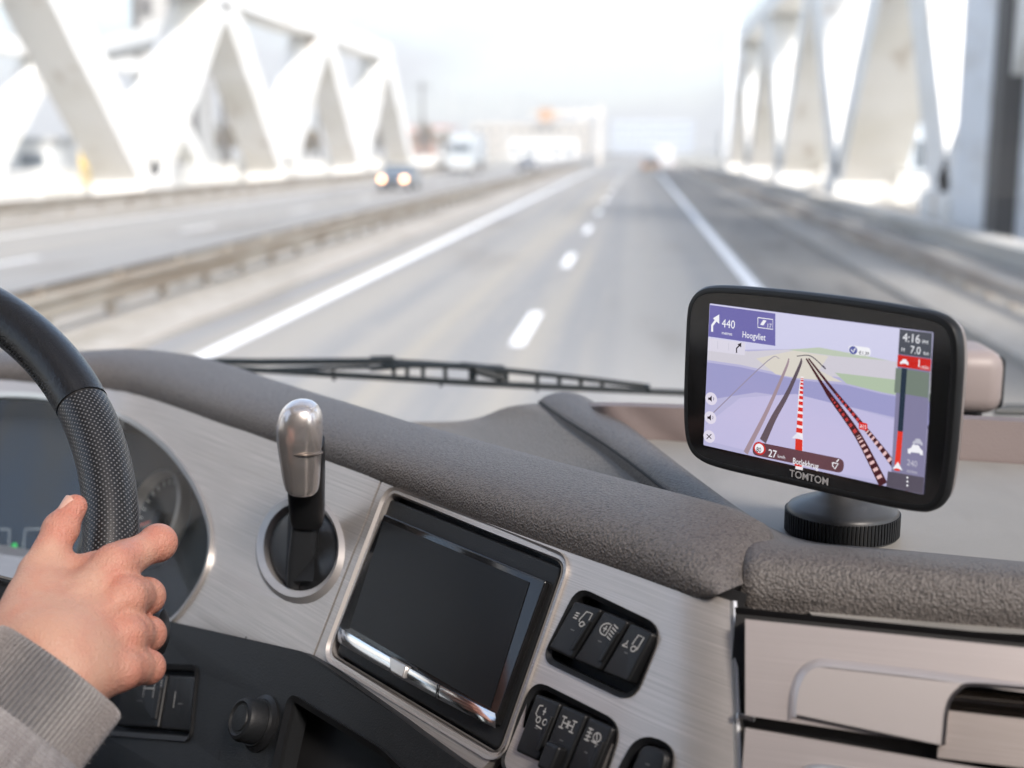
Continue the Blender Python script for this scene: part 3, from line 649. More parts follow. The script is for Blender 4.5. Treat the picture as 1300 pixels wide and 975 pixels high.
mb.grid(rows); mb.uv = [tuple(np.array(q[0])*(1-k)+np.array(q[1])*k) for k in np.linspace(0, 1, 12)]+[tuple(np.array(q[3])*(1-k)+np.array(q[2])*k) for k in np.linspace(0, 1, 12)]
mb.build('handle_back', brushed('brushed_brown', (.34, .30, .28), .35), dash, uv=True)
B0 = MRi([(946, 924), (1300, 985)])
lower = [B0[0], (s_end, B0[1][1]+.012), (s_end, .30), (B0[0][0], .30)]
sheet('drawer_front', MR, lower, [], .0, .012, silver_r, dash, mcuts)
hb = MRi([(1018, 973), (1036, 968), (1300, 1003), (1300, 1080), (1010, 1040)])
mb = MB(); plate('x', MR, rpoly(hb, .008), 0, .004, .003, None, mb=mb, cuts=mcuts); mb.build('handle_field', satin, dash)
# black gaps behind the panels
mb = MB(); rows = []
for s_ in np.linspace(-.004, .9, 40): rows.append([MR.map(s_, .001, -.008), MR.map(s_, .004, -.014), MR.map(s_, .33, -.018)])
mb.grid(rows); mb.build('backing', gapm, dash)
# corner edge bead of the centre trim
mb = MB(); mb.tube([M.map(a-.0010, t, -.0018) for a, t in crs([np.array(q) for q in rb_], 5)], .0024, 8); mb.build('edge_bead', satin, dash)
mb = MB(); q = MRi([(936, 905), (958, 909), (958, 916), (936, 912)]); plate('x', MR, q, -.01, -.001, .0005, None, mb=mb); mb.build('clip', chrome, dash)
mb = MB(); mb.grid([[M.map(s_, t, -.013) for s_ in np.linspace(seam_t[0]-.02, TP.L+.14, 60)] for t in (.002, .05, .15, .31)]); mb.build('backing', gapm, dash)

# ---- lower console
con = rpoly(M.invs([(205, 789), (228, 792), (398, 831), (430, 850), (520, 913), (640, 1000), (640, 1200), (-500, 1150), (-420, 960)]), .006)
pocket = rpoly(M.invs([(388, 893), (500, 962), (560, 1020), (360, 1020)]), .005)
swl = rpoly(M.invs([(150, 848), (264, 853), (256, 940), (130, 930)]), .006)
con2 = [p for p in con]
sheet('lower_console', M, con2, [pocket, swl], .010, .014, blackm, dash, cuts)
mb = MB(); strokes(mb, M, [M.invs([(313, 808), (300, 840), (288, 890), (276, 975), (270, 1050)], .0104)], .0016, .0104); mb.build('seam', gapm, dash)
frame_ring('pocket_frame', M, inset(pocket, -.004), inset(pocket, .0005), .008, .0135, blackp, dash, hin=.011)
mb = MB(); poly2(mb, M, inset(pocket, -.003), -.03); mb.build('pocket', gapm, dash)
mb = MB(); poly2(mb, M, inset(swl, -.003), .001); mb.build('switch_recess', gapm, dash)
frame_ring('switch_frame', M, inset(swl, -.003), inset(swl, .001), .008, .0125, blackp, dash, hin=.011)
def lquad(cs):                          # local 0..1 frame of a switch
    c = [np.array(p) for p in cs]; return lambda u, v: (c[0]*(1-u)+c[1]*u)*(1-v)+(c[3]*(1-u)+c[2]*u)*v
def switch(px, h0, h1, icon, bar=None, label=None, r=.002):
    q = M.invs(px, h1); q = inset(q, .0006)
    o = plate('rocker_switch', M, rpoly(q, r, 4), h0, h1, .0016, blackp, dash)
    if label: o['label'] = label
    f = lquad(q); mb = MB(); strokes(mb, M, [[f(u, v) for u, v in l] for l in icon], .00075, h1+.0003); mb.build('symbol', iconm, o)
    if bar == 'bar':
        mb = MB(); plate('x', M, rpoly([f(.86, .25), f(.97, .25), f(.97, .85), f(.86, .85)], .0008, 3), h1-.001, h1+.002, .0007, None, mb=mb); mb.build('rib', blackp, o)
    if bar == 'toggle':
        mb = MB(); plate('x', M, rpoly([f(.2, .6), f(.8, .6), f(.8, 1.05), f(.2, 1.05)], .002, 4), h1-.001, h1+.006, .002, None, mb=mb); mb.build('toggle', blackp, o)
    mb = MB(); strokes(mb, M, [[f(.42, .52), f(.56, .52)]], .0006, h1+.0003); mb.build('tick_mark', mat('tick', (.12, .12, .12), .6), o)
def arc(cx, cy, rx, ry, a0, a1, n=10): return [(cx+rx*math.cos(a), cy+ry*math.sin(a)) for a in np.linspace(a0, a1, n)]
PI = math.pi
ic_cab = [[(.28, .20), (.42, .20)], [(.28, .25), (.42, .25)], [(.28, .30), (.42, .30)], [(.55, .34), (.52, .30), (.60, .12), (.82, .12), (.84, .34), (.76, .36)], arc(.68, .36, .08, .045, 0, 2*PI)]
ic_lamp = [arc(.45, .28, .20, .11, PI/2, 3*PI/2), [(.45, .17), (.55, .17), (.55, .39), (.45, .39)], [(.42, .22), (.42, .34)], [(.34, .28), (.48, .28)]]+[[(.62, .15+.06*k), (.82, .19+.06*k)] for k in range(5)]
ic_cab2 = [[(.78, .40), (.80, .14), (.58, .14), (.54, .34)], arc(.66, .40, .09, .05, 0, 2*PI), [(.2, .42), (.32, .36), (.44, .42), (.2, .42)], [(.32, .36), (.32, .30)]]
ic_susp = [[(.30, .16), (.28, .30), (.36, .34)], arc(.45, .38, .08, .05, 0, 2*PI), arc(.72, .38, .08, .05, 0, 2*PI), [(.5, .22), (.62, .22)], [(.56, .16), (.56, .28)], [(.3, .16), (.44, .14)], [(.45, .48), (.7, .50)]]
ic_axle = [[(.2, .16), (.38, .16)], [(.2, .34), (.38, .34)], [(.29, .16), (.29, .34)], [(.62, .16), (.8, .16)], [(.62, .34), (.8, .34)], [(.71, .16), (.71, .34)], [(.29, .25), (.71, .25)], [(.46, .19), (.54, .31)], [(.54, .19), (.46, .31)]]
ic_exh = [[(.2, .16), (.42, .16)], [(.2, .22), (.42, .22)], [(.2, .28), (.42, .28)], [(.2, .34), (.42, .34)], [(.31, .14), (.31, .36)], arc(.66, .24, .14, .07, 0, 2*PI, 14), [(.5, .32), (.8, .34), (.72, .38)], [(.6, .18), (.7, .28)]]
for hl in (hole_sw1, hole_sw2, hole_sw3):
    frame_ring('switch_frame', M, inset(hl, -.0006), inset(hl, .0025), -.008, .0012, blackp, dash, hin=-.001)
switch([(729, 761), (765, 773), (725, 838), (694, 823)], -.012, .004, ic_cab, 'bar', 'rocker switch with cab headlamp symbol, leftmost of the upper row')
switch([(766, 774), (799, 788), (761, 853), (726, 838)], -.012, .0045, ic_lamp, 'bar', 'middle upper rocker switch with slanted headlamp beam symbol')
switch([(800, 789), (831, 803), (797, 868), (762, 854)], -.012, .005, ic_cab2, None, 'rightmost upper rocker switch with lorry cab and cone symbol')
switch([(680, 879), (713, 892), (683, 968), (652, 954)], -.012, .004, ic_susp, 'bar', 'leftmost lower rocker switch with suspension symbol')
switch([(713, 893), (746, 907), (713, 986), (683, 969)], -.012, .0045, ic_axle, 'toggle', 'lower rocker switch with axle symbol and raised toggle')
switch([(747, 908), (780, 923), (748, 1003), (714, 987)], -.012, .004, ic_exh, 'bar', 'lower rocker switch with exhaust cloud symbol')
switch([(815, 941), (850, 954), (835, 1000), (795, 985)], -.012, .006, [], None, 'small plain push switch at the bottom edge', r=.006)
switch([(157, 852), (212, 855), (200, 925), (145, 922)], 0, .010, [[(.55, .1), (.55, .45)], [(.78, .1), (.78, .45)], [(.55, .28), (.78, .28)], [(.93, .1), (.93, .45)]], 'bar', 'black switch with an H symbol left of the round knob')
switch([(214, 856), (256, 858), (248, 930), (202, 926)], 0, .010, [[(.3, .3), (.3, .6)]], None, 'plain black switch panel right of the H switch')
# round knob
kc = M.inv(330, 918, .012); ko = M.map(*kc, .010); kn = M.fr(kc[0])[3]
mb = MB(); mb.lathe(ko, kn, [(.020, -.002), (.020, .002), (.017, .004), (.0165, .006)], 36); kb = mb.build('knob_collar', blackp, dash)
mb = MB(); mb.lathe(ko, kn, [(.0155, .004), (.0155, .016), (.014, .019), (.0120, .020), (.0105, .0185), (.009, .0185), (.0085, .0195), (.002, .020)], 36); mb.build('knob', blackm, dash)

# ---- instrument cluster
clu = thing('instrument_cluster', M.map(.4, .1, -.03), 'instrument cluster behind a clear curved lens left of the gear lever', 'instrument cluster')
def pane(name, tint, f0=.04):
    g = bpy.data.materials.new(name); g.use_nodes = True; gn = g.node_tree.nodes; gn.clear(); lk = g.node_tree.links.new
    go = gn.new('ShaderNodeOutputMaterial'); gm = gn.new('ShaderNodeMixShader'); gt = gn.new('ShaderNodeBsdfTransparent'); gg = gn.new('ShaderNodeBsdfGlossy'); lw = gn.new('ShaderNodeLayerWeight')
    lw.inputs['Blend'].default_value = .5; pw_ = gn.new('ShaderNodeMath'); pw_.operation = 'POWER'; pw_.inputs[1].default_value = 5
    ma = gn.new('ShaderNodeMath'); ma.operation = 'MULTIPLY_ADD'; ma.inputs[1].default_value = 1-f0; ma.inputs[2].default_value = f0
    gg.inputs['Roughness'].default_value = .02; gt.inputs['Color'].default_value = (*tint, 1)
    lk(lw.outputs['Facing'], pw_.inputs[0]); lk(pw_.outputs[0], ma.inputs[0]); lk(ma.outputs[0], gm.inputs[0]); lk(gt.outputs[0], gm.inputs[1]); lk(gg.outputs[0], gm.inputs[2]); lk(gm.outputs[0], go.inputs[0]); return g
glass = pane('clear_glass', (.94, .95, .95)); lensg = pane('clear_lens', (.82, .84, .84), .075); tinted = pane('added_tinted_glass', (.46, .44, .42))
frame_ring('bezel', M, lenso, inset(lens, .0035), -.012, .003, satin, clu, hin=.0015)
V2, Fc, be = fill2d(lens, (), cuts); 
cxs = np.mean([p[0] for p in lens]); 
mb = MB(); mb.add([M.map(x, t, -.004) for x, t in V2], Fc); mb.build('lens', lensg, clu)
mb = MB(); inn = inset(lens, .002); out_ = [M.map(*p, -.008) for p in inn]; bk = [M.map(*p, -.05) for p in inset(lens, .012)]; mb.grid([out_, bk], close=True)
V2, Fc, be = fill2d(inset(lens, .012), (), cuts); mb.add([M.map(x, t, -.05) for x, t in V2], Fc); mb.build('housing', mat('cluster_black', (.018, .020, .022), .5), clu)
white_em = emi('dial_white', (150, 155, 158), .9, False); grn = emi('green_telltale', (40, 200, 80), 1.3, False); ora = emi('amber_telltale', (210, 120, 50), 1.2, False)
hC = -.046
for i, pl in enumerate(([(0, 672), (12, 672), (10, 715), (0, 715)], [(28, 715), (32, 672), (64, 671), (63, 673)])):
    mb = MB(); strokes(mb, M, [M.invs(pl, hC)], .0022, hC); mb.build('display_line', white_em, clu)
for (x, y, r, mm, nm) in ((18, 694, .004, grn, 'indicator_light'), (16, 709, .0045, ora, 'warning_light'), (2, 706, .004, white_em, 'indicator_light')):
    c = M.inv(x, y, hC); mb = MB(); poly2(mb, M, [(c[0]+r*math.cos(a), c[1]+r*math.sin(a)) for a in np.linspace(0, 2*PI, 12, endpoint=False)], hC); mb.build(nm, mm, clu)
for (x, y, rr) in ((-170, 640, .05), (205, 660, .042)):      # two round gauges with ticks and needle
    c = M.inv(x, y, hC); mb = MB()
    for k in range(22):
        a = 2.3+k*(2*PI-1.5)/21; strokes(mb, M, [[(c[0]+rr*math.cos(a), c[1]+rr*math.sin(a)), (c[0]+rr*.86*math.cos(a), c[1]+rr*.86*math.sin(a))]], .0012, hC)
    mb.build('gauge_scale', mat('gauge_marks', (.8, .8, .78), .5), clu)
    mb = MB(); o = M.map(*c, hC); n_ = M.fr(c[0])[3]; mb.lathe(o, n_, [(rr*1.12, 0), (rr*1.12, .012), (rr*1.06, .014), (rr*1.04, .001)], 48, cap=False); mb.build('gauge_ring', satin, clu)
    mb = MB(); strokes(mb, M, [[c, (c[0]-rr*.75, c[1]+rr*.35)]], .002, hC+.004); mb.build('needle', mat('needle_red', (.5, .06, .03), .4), clu)
    mb = MB(); mb.lathe(o, n_, [(.008, 0), (.008, .007), (.005, .009)], 20); mb.build('needle_hub', blackp, clu)

# ---- gear lever with its cup
ring_m = mat('ring_silver', (.46, .44, .43), .42, metal=.6)
lev = thing('gear_lever', M.map(*cupc), 'satin silver knobbed gear lever in a round black cup with silver ring', 'gear lever')
ring_o = M.invs([(381+58*math.cos(a), 698+71*math.sin(a)) for a in np.linspace(0, 2*PI, 40, endpoint=False)])
ring_i = [tuple(p) for p in cup]
ring_i2 = M.invs([(384+47*math.cos(a), 695+56*math.sin(a)) for a in np.linspace(0, 2*PI, 40, endpoint=False)])
mb = MB(); mb.grid([[M.map(*p, -.001) for p in ring_o], [M.map(*(np.array(p)*.5+np.array(q)*.5), .0035) for p, q in zip(ring_o, ring_i2)], [M.map(*p, .002) for p in ring_i2], [M.map(*p, -.006) for p in ring_i2]], close=True)
mb.build('cup_ring', ring_m, lev)
cc0 = np.mean(np.array(ring_i2), axis=0)
mb = MB(); rows = []
for k in np.linspace(1, .05, 12): rows.append([M.map(*(cc0+(np.array(p)-cc0)*k), -.005+.009*math.sqrt(max(0, 1-k*k))) for p in ring_i2])
mb.grid(rows, close=True); mb.build('cup', mat('cup_black', (.016, .017, .019), .38), lev)
mb = MB(); poly2(mb, M, rpoly(M.invs([(366, 652), (402, 652), (398, 738), (362, 738)], .0045), .003), .0046); mb.build('slot', gapm, lev)
def cammap(px, py, d): return P(px, py, d)
dS = (M.map(*M.inv(383, 700))-C0)@FF
# boot block in the cup, then stem, then knob: lofted rounded boxes
def loft(stations, n=28, e=2.6):
    rows = []
    for (px, py, d, wx, wd) in stations:
        c = P(px, py, d); r = []
        ax = (np.array(P(stations[-1][0], stations[-1][1], stations[-1][2]))-np.array(P(*stations[0][:3]))); ax /= np.linalg.norm(ax)
        a = RR-ax*(RR@ax); a /= np.linalg.norm(a); b = np.cross(ax, a)
        for k in range(n):
            th = 2*PI*k/n; ct, st = math.cos(th), math.sin(th); r.append(c+a*wx*math.copysign(abs(ct)**(2/e), ct)+b*wd*math.copysign(abs(st)**(2/e), st))
        rows.append(r)
    return rows
def capped(rows):
    mb = MB(); mb.grid(rows, close=True); n = len(rows[0]); mb.f.append(list(range(n))[::-1]); mb.f.append(list(range((len(rows)-1)*n, len(rows)*n))); return mb
b0 = loft([(382, 742, dS+.015, .0085, .006), (383, 738, dS-.004, .0105, .009), (385, 705, dS-.012, .0105, .010), (387, 672, dS-.022, .0095, .010), (389, 652, dS-.028, .0095, .009)], e=5)
capped(b0).build('slider', mat('slider_plastic', (.022, .024, .027), .4), lev)
st = loft([(390, 662, dS-.028, .0115, .010), (390, 655, dS-.031, .0125, .011), (389, 625, dS-.042, .0130, .012), (388, 590, dS-.054, .0135, .013), (387, 560, dS-.062, .0135, .013)], e=3.2)
capped(st).build('stem', blackp, lev)
k0 = [(386, 622, dS-.054, .0100, .0118), (385, 618, dS-.055, .0118, .0128), (384, 604, dS-.058, .0132, .0140), (383, 585, dS-.063, .0142, .0148), (382, 566, dS-.067, .0152, .0155), (382, 552, dS-.070, .0158, .016), (382, 540, dS-.072, .0158, .0162), (383, 529, dS-.074, .0148, .0155), (384, 521, dS-.0755, .0130, .0138), (385, 515, dS-.077, .0102, .0110), (385.5, 511, dS-.0775, .0066, .0074), (386, 509, dS-.078, .002, .0024)]
k0 = [(a-1.5, b, c-.004, d_, e_) for a, b, c, d_, e_ in k0]
knobm = mat('knob_metal', (.72, .67, .64), .26, metal=.85, bump=[('noise', 900, .00001)])
kr = loft([tuple(p) for p in crs(k0, 4)], 40, 2.3); capped(kr).build('knob', knobm, lev)
gr = loft([(383, 571, dS-.083, .0125, .0035), (384, 569, dS-.0826, .0135, .0042)], 28, 4)
mb = MB(); lo = [P(383.2-26*math.cos(a), 574+5*math.sin(a)*.8, dS-.0862+.0135*abs(math.cos(a))**2.2) for a in np.linspace(0.05, PI-.05, 24)]
mb.tube(lo, .0008, 6); mb.build('knob_groove', mat('groove', (.16, .13, .11), .4, metal=.6), lev)

# ---- car radio
rad = thing('car_radio', M.map(*M.inv(565, 790)), 'double height car radio with blank black screen and chrome strip', 'car radio')
rpx = [(495, 623), (720, 713), (634, 962), (417, 831)]
ro = hole_radio
mb = MB(); poly2(mb, M, inset(ro, -.004), -.012); mb.build('recess_floor', blackm, rad)
fr_o = rpoly(M.invs([(493, 632), (710, 719), (630, 951), (424, 828)]), .003)
plate('bezel', M, fr_o, -.012, -.002, .0015, blackm, rad)
mb = MB(); tp = M.invs([(500, 635), (706, 719)]); 
f2 = rpoly(M.invs([(487, 652), (693, 737), (627, 921), (427, 803)], .004), .002)
plate('front_glass', M, f2, -.002, .004, .0012, gloss, rad)
d_px = [(487, 661), (672, 739), (622, 900), (444, 796)]
mb = MB(); poly2(mb, M, rpoly(M.invs(d_px, .0043), .001), .0043); scr = mb.build('display', mat('display_off', (.005, .0052, .0065), .35, spec=.25), rad)
qa = M.invs([(427, 794), (627, 905), (625, 924), (425, 814)], .006); fq = lquad(qa)
rows = []
for k in np.linspace(0, 1, 50):
    bowl = .0022-.003*(abs(k-.5)*2)**8; rows.append([M.map(*fq(k, 0), .003), M.map(*fq(k, .03), .0045+bowl), M.map(*fq(k, .5), .0050+bowl), M.map(*fq(k, .97), .0040+bowl), M.map(*fq(k, 1.0), .001)])
mb = MB(); mb.grid(rows); cs = mb.build('chrome_strip', chrome, rad, angle=30)
for s0, s1 in ((.40, .47),):
    mb = MB(); plate('x', M, rpoly([fq(.41, -.05), fq(.52, -.05), fq(.505, .85), (fq(.425, .85))], .0012, 3), .004, .0088, .001, None, mb=mb); mb.build('button', satin, rad)
mb = MB(); strokes(mb, M, [[fq(.705, .02), fq(.70, .98)]], .0012, .0076); mb.build('strip_gap', gapm, rad)

# ---- satellite navigator
Rg = np.array([[.739, .674, .010], [-.674, .739, -.002], [-.008, -.005, 1.]])
e1 = Rg[:, 0]/np.linalg.norm(Rg[:, 0]); e2 = Rg[:, 2]-e1*(Rg[:, 2]@e1); e2 /= np.linalg.norm(e2); ng = np.cross(e1, e2)
if ng@FF > 0: ng = -ng
G0 = C0+np.array([.1019, .7368, -.1409]); G = Plane(G0, e1, e2, ng)
nav = thing('satellite_navigator', P(1068, 690, .78), 'black satellite navigator showing a lilac route map on a round dash mount', 'satellite navigator')
body_px = [(869, 440), (871, 400), (875, 382), (886, 369), (905, 364), (950, 366), (1010, 371.5), (1080, 380), (1150, 391), (1186, 399), (1205, 410), (1214, 428), (1216, 460), (1213, 510), (1208, 570), (1202, 615), (1195, 636), (1181, 648), (1160, 649), (1110, 640), (1040, 624), (970, 608), (915, 595), (888, 585), (874, 570), (868, 545), (867, 500)]
bd = smooth_closed([G.inv(x, y, .003) for x, y in body_px], 4)
gb = MB(); rows = []
for (ins, h) in ((.030, -.0165), (.014, -.0158), (.005, -.0135), (.0012, -.009), (0, -.004), (0, -.001)): rows.append([G.map(*p, h) for p in inset(bd, ins)])
gb.grid(rows, close=True); bk = inset(bd, .030); V2, Fc, be = fill2d(bk); gb.add([G.map(x, t, -.0165) for x, t in V2], Fc)
gb.build('housing', mat('housing_grey', (.27, .235, .225), .35, metal=.5), nav)
mb = MB(); rows = []
for (ins, h) in ((-.0006, -.003), (-.0006, .0005), (.0006, .0026), (.0022, .0032), (.004, .0030)): rows.append([G.map(*p, h) for p in inset(bd, ins)])
mb.grid(rows, close=True); mb.build('rubber_edge', blackp, nav)
V2, Fc, be = fill2d(inset(bd, .003)); mb = MB(); mb.add([G.map(x, t, .0030) for x, t in V2], Fc); mb.build('front_glass', gloss, nav)
HS = .0034
scr_px = [(901, 385), (1185, 422), (1172, 628), (893, 565)]
gi = lambda pts, h=HS: [G.inv(x, y, h) for x, y in pts]
hk = [HS]
def scol(name, pts, c, k=1.0, lvl=1, m=None):
    mb = MB(); poly2(mb, G, gi(pts), HS+lvl*.00006); return mb.build(name, m or emi(name, c, k), nav_s)
mb = MB(); poly2(mb, G, rpoly(gi(scr_px), .0008, 3), HS)
mlil = emi('map_lilac', (182, 179, 214)); nav_s = mb.build('screen', mlil, nav)
# gradient-free map areas
scol('map_sky', [(901.5, 385.5), (1184.5, 422.5), (1183, 453), (1180, 470), (1090, 456), (1010, 443), (940, 444), (899, 440)], (206, 205, 232), lvl=1)
scol('map_land', [(899, 440), (950, 446), (1010, 443), (1090, 452), (1182, 466), (1181, 500), (1060, 478), (990, 474), (940, 463), (898, 457)], (206, 202, 212), lvl=2)
scol('map_land', [(960, 455), (1008, 445), (1052, 452), (1040, 470), (1070, 485), (1012, 480), (985, 475)], (216, 210, 200), lvl=3)
scol('map_field', [(1060, 473), (1181, 487), (1180, 509), (1120, 498), (1075, 487)], (176, 192, 168), lvl=3)
scol('map_field', [(1000, 444), (1040, 441), (1090, 450), (1130, 458), (1060, 452)], (188, 198, 180), lvl=3)
scol('map_water', [(898, 460), (940, 466), (985, 476), (1012, 482), (1075, 489), (1119, 500), (1180, 511), (1179, 540), (1060, 512), (960, 498), (896, 508)], (156, 155, 200), lvl=3)
scol('map_ground', [(940, 505), (1010, 500), (1090, 520), (1178, 545), (1173, 620), (1060, 600), (900, 560), (896, 540)], (192, 187, 222), lvl=4)
def line(name, pts, c, w0, w1, lvl=6, k=1.0):
    q = crs([np.array(p) for p in gi(pts)], 4); A = []; B = []; n = len(q)
    for i, p in enumerate(q):
        t = q[min(i+1, n-1)]-q[max(i-1, 0)]; t /= np.linalg.norm(t); nn = np.array([-t[1], t[0]])*(w0+(w1-w0)*i/(n-1))/2; A.append(G.map(*(p+nn), HS+lvl*.00006)); B.append(G.map(*(p-nn), HS+lvl*.00006))
    mb = MB(); mb.grid([A, B]); return mb.build(name, emi(name, c, k), nav_s)
line('route_line', [(990, 455), (975, 458), (905, 525)], (150, 140, 160), .0004, .0007)
line('route_line', [(1002, 455), (998, 468), (975, 520), (947, 575)], (160, 140, 150), .0008, .0034)
line('route_line', [(1018, 455), (1016, 464), (1000, 500), (983, 530), (969, 560)], (92, 80, 90), .0008, .0050, 7)
line('route_line', [(1012, 452), (1030, 452), (1048, 468), (1045, 464)], (70, 66, 80), .0005, .0008)
wht = emi('screen_white', (240, 240, 245)); dk = emi('screen_dark', (38, 30, 40)); redm = emi('screen_red', (214, 40, 30)); mar = emi('screen_maroon', (112, 30, 34))
line('route_line', [(1019, 478), (1017, 500), (1016, 540), (1015, 596)], (240, 235, 240), .0018, .0052, 7)
def dashes(p0, p1, n, w0, w1, m, duty, lvl, nm):
    a, b = np.array(gi([p0])[0]), np.array(gi([p1])[0]); mb = MB(); u = (b-a)/np.linalg.norm(b-a); nn = np.array([-u[1], u[0]])
    for k in range(n):
        k0, k1 = (k/n)**1.5, ((k+duty)/n)**1.5; w_0 = w0+(w1-w0)*k0; w_1 = w0+(w1-w0)*k1; q0, q1 = a+(b-a)*k0, a+(b-a)*k1
        mb.add([G.map(*(q0-nn*w_0/2), HS+lvl*.00006), G.map(*(q0+nn*w_0/2), HS+lvl*.00006), G.map(*(q1+nn*w_1/2), HS+lvl*.00006), G.map(*(q1-nn*w_1/2), HS+lvl*.00006)], [(0, 1, 2, 3)])
    return mb.build(nm, m, nav_s)
dashes((1019, 480), (1015, 553), 11, .0018, .0046, redm, .62, 8, 'route_dashes')
line('route_line', [(1015, 556), (1014, 592)], (214, 44, 30), .0050, .0052, 8)
for (a, b, c, d_, n) in (((1024, 453), (1052, 490), (1127, 618), (1150, 628), 15),):
    pass
line('route_line', [(1024, 455), (1046, 490), (1056, 505), (1090, 553), (1122, 615)], (66, 22, 30), .0010, .0058, 7)
line('route_line', [(1027, 455), (1060, 497), (1100, 545), (1130, 583), (1150, 612), (1156, 622)], (66, 22, 30), .0010, .0054, 7)
dashes((1056, 505), (1090, 553), 9, .0012, .0026, emi('dash_red', (190, 60, 60)), .5, 8, 'route_dashes'); dashes((1090, 553), (1121, 613), 9, .0028, .0034, emi('dash_pink', (230, 190, 190)), .4, 8, 'route_dashes')
dashes((1062, 500), (1100, 545), 9, .0012, .0024, emi('dash_red2', (190, 60, 60)), .5, 8, 'route_dashes'); dashes((1100, 545), (1135, 590), 8, .0026, .0030, emi('dash_pink2', (230, 190, 190)), .4, 8, 'route_dashes')
# top-left instruction panel
inst = scol('instruction_panel', [(902, 387), (985, 398), (985, 439), (900, 427)], (104, 99, 166), lvl=9)
scol('lane_panel', [(900, 429), (947, 435), (946, 451), (899, 445)], (216, 212, 226), lvl=9)
ang = 0
def gtext(body, px, py, hpx, m=wht, lvl=12, sx=1, align='LEFT', bold=.0, nm='lettering'):
    s_, t_ = gi([(px, py)])[0]; s2, t2 = gi([(px, py-hpx)])[0]; size = abs(t2-t_)/.70
    return text(nm, body, size, G, s_, t_, HS+lvl*.00006, m, nav_s, sx=sx, align=align, bold=bold)
gtext('440', 917, 415, 10.5, sx=.95); gtext('metres', 917, 424, 4.2, sx=1.0); gtext('Hoogvliet', 943, 428, 8.0, sx=.80, bold=.00003)
mb = MB(); strokes(mb, G, [gi([(905, 421), (905, 413), (911, 405)])], .0016, HS+.0007); poly2(mb, G, gi([(906, 404), (914, 399), (914, 411)]), HS+.0007); mb.build('turn_arrow', wht, nav_s)
mb = MB(); strokes(mb, G, [gi([(963, 403), (982, 405.5), (982, 418), (963, 415.5), (963, 403)])], .0005, HS+.0007); poly2(mb, G, gi([(966, 412), (970, 406), (974, 407), (970, 413)]), HS+.0007); mb.build('exit_box', wht, nav_s)
gtext('17', 974, 415.5, 5.5)
mb = MB(); strokes(mb, G, [gi([(912, 433), (912, 443)]), gi([(926, 435), (926, 445)])], .0003, HS+.0007); mb.build('lane_line', emi('lane_grey', (190, 186, 200)), nav_s)
mb = MB(); strokes(mb, G, [gi([(936, 448), (936, 442), (940, 438)])], .0009, HS+.0007); poly2(mb, G, gi([(937, 437), (942, 435), (942, 441)]), HS+.0007); mb.build('lane_arrow', dk, nav_s)
# toll / speed pill
def disc(cx, cy, r, m, lvl, nm, n=20, rx=1):
    c = gi([(cx, cy)])[0]; rr = r/1600*.745; mb = MB(); poly2(mb, G, [(c[0]+rr*1.15*rx*math.cos(a), c[1]+rr*math.sin(a)) for a in np.linspace(0, 2*PI, n, endpoint=False)], HS+lvl*.00006); return mb.build(nm, m, nav_s)
mb = MB(); poly2(mb, G, rpoly(gi([(1078, 438), (1106, 441.5), (1106, 452.5), (1078, 449)]), .0024), HS+.0006); mb.build('price_pill', wht, nav_s)
disc(1084, 444.5, 5, emi('pill_blue', (90, 96, 160)), 11, 'pill_icon'); gtext('€1.39', 1091, 449.5, 4.4, m=dk, bold=.00004)
mb = MB(); strokes(mb, G, [gi([(1081.5, 443.5), (1084, 447), (1087, 442)])], .0006, HS+.0008); mb.build('tick', wht, nav_s)
for (x, y, k) in ((903.5, 506, 0), (902.5, 530, 1), (901, 554, 2)):
    disc(x, y, 8.6, emi('button_lilac', (222, 216, 232)), 9, 'round_button', 26)
    mb = MB(); h_ = HS+.0007
    if k < 2: poly2(mb, G, gi([(x-3.5, y-1.5), (x-1.5, y-1.5), (x+1, y-4), (x+1, y+4), (x-1.5, y+1.5), (x-3.5, y+1.5)]), h_); strokes(mb, G, [gi([(x+3, y-2), (x+3.6, y), (x+3, y+2)])], .0004, h_)
    else: strokes(mb, G, [gi([(x-3, y-3), (x+3, y+3)]), gi([(x+3, y-3), (x-3, y+3)])], .0006, h_)
    mb.build('button_symbol', dk, nav_s)
# right side bar
scol('side_bar', [(1143, 418), (1184.5, 423), (1173, 627), (1131, 617)], (132, 128, 160), lvl=9, k=.95)
scol('time_panel', [(1143, 417.5), (1184.6, 422.5), (1183, 455), (1141, 449)], (70, 74, 84), lvl=10)
scol('delay_panel', [(1140.6, 450), (1183, 456), (1181.8, 471), (1139.6, 465)], (200, 34, 26), lvl=10)
scol('side_field', [(1138, 467), (1181, 473), (1179, 505), (1136, 498)], (116, 128, 118), lvl=10)
scol('progress_bar', [(1145.5, 467), (1152.5, 468), (1147, 548), (1140.5, 547)], (36, 50, 66), lvl=11)
scol('progress_bar', [(1140.5, 547), (1147, 548), (1143, 598), (1136, 597)], (226, 52, 34), lvl=11)
gtext('4:16', 1146.5, 433, 11, sx=.92); gtext('PM', 1171.5, 436, 4.6); gtext('7.0', 1156, 448, 9.5, sx=.9); gtext('km', 1173, 450, 4.8, sx=.9)
gtext('H', 1145, 445.5, 4.8); gtext('1', 1164, 465.5, 10); gtext('min', 1170, 467.5, 5.0)
def caricon(x, y, k, m=wht):
    mb = MB(); h_ = HS+.0008
    poly2(mb, G, gi([(x-7*k, y+3*k), (x-7*k, y-1*k), (x-4*k, y-2*k), (x-2.5*k, y-5*k), (x+3*k, y-4.4*k), (x+5*k, y-1*k), (x+7*k, y+1*k), (x+7*k, y+5*k), (x+4.5*k, y+4.6*k), (x+4*k, y+3*k), (x-4*k, y+2*k), (x-4.5*k, y+3.6*k)]), h_); mb.build('traffic_symbol', m, nav_s)
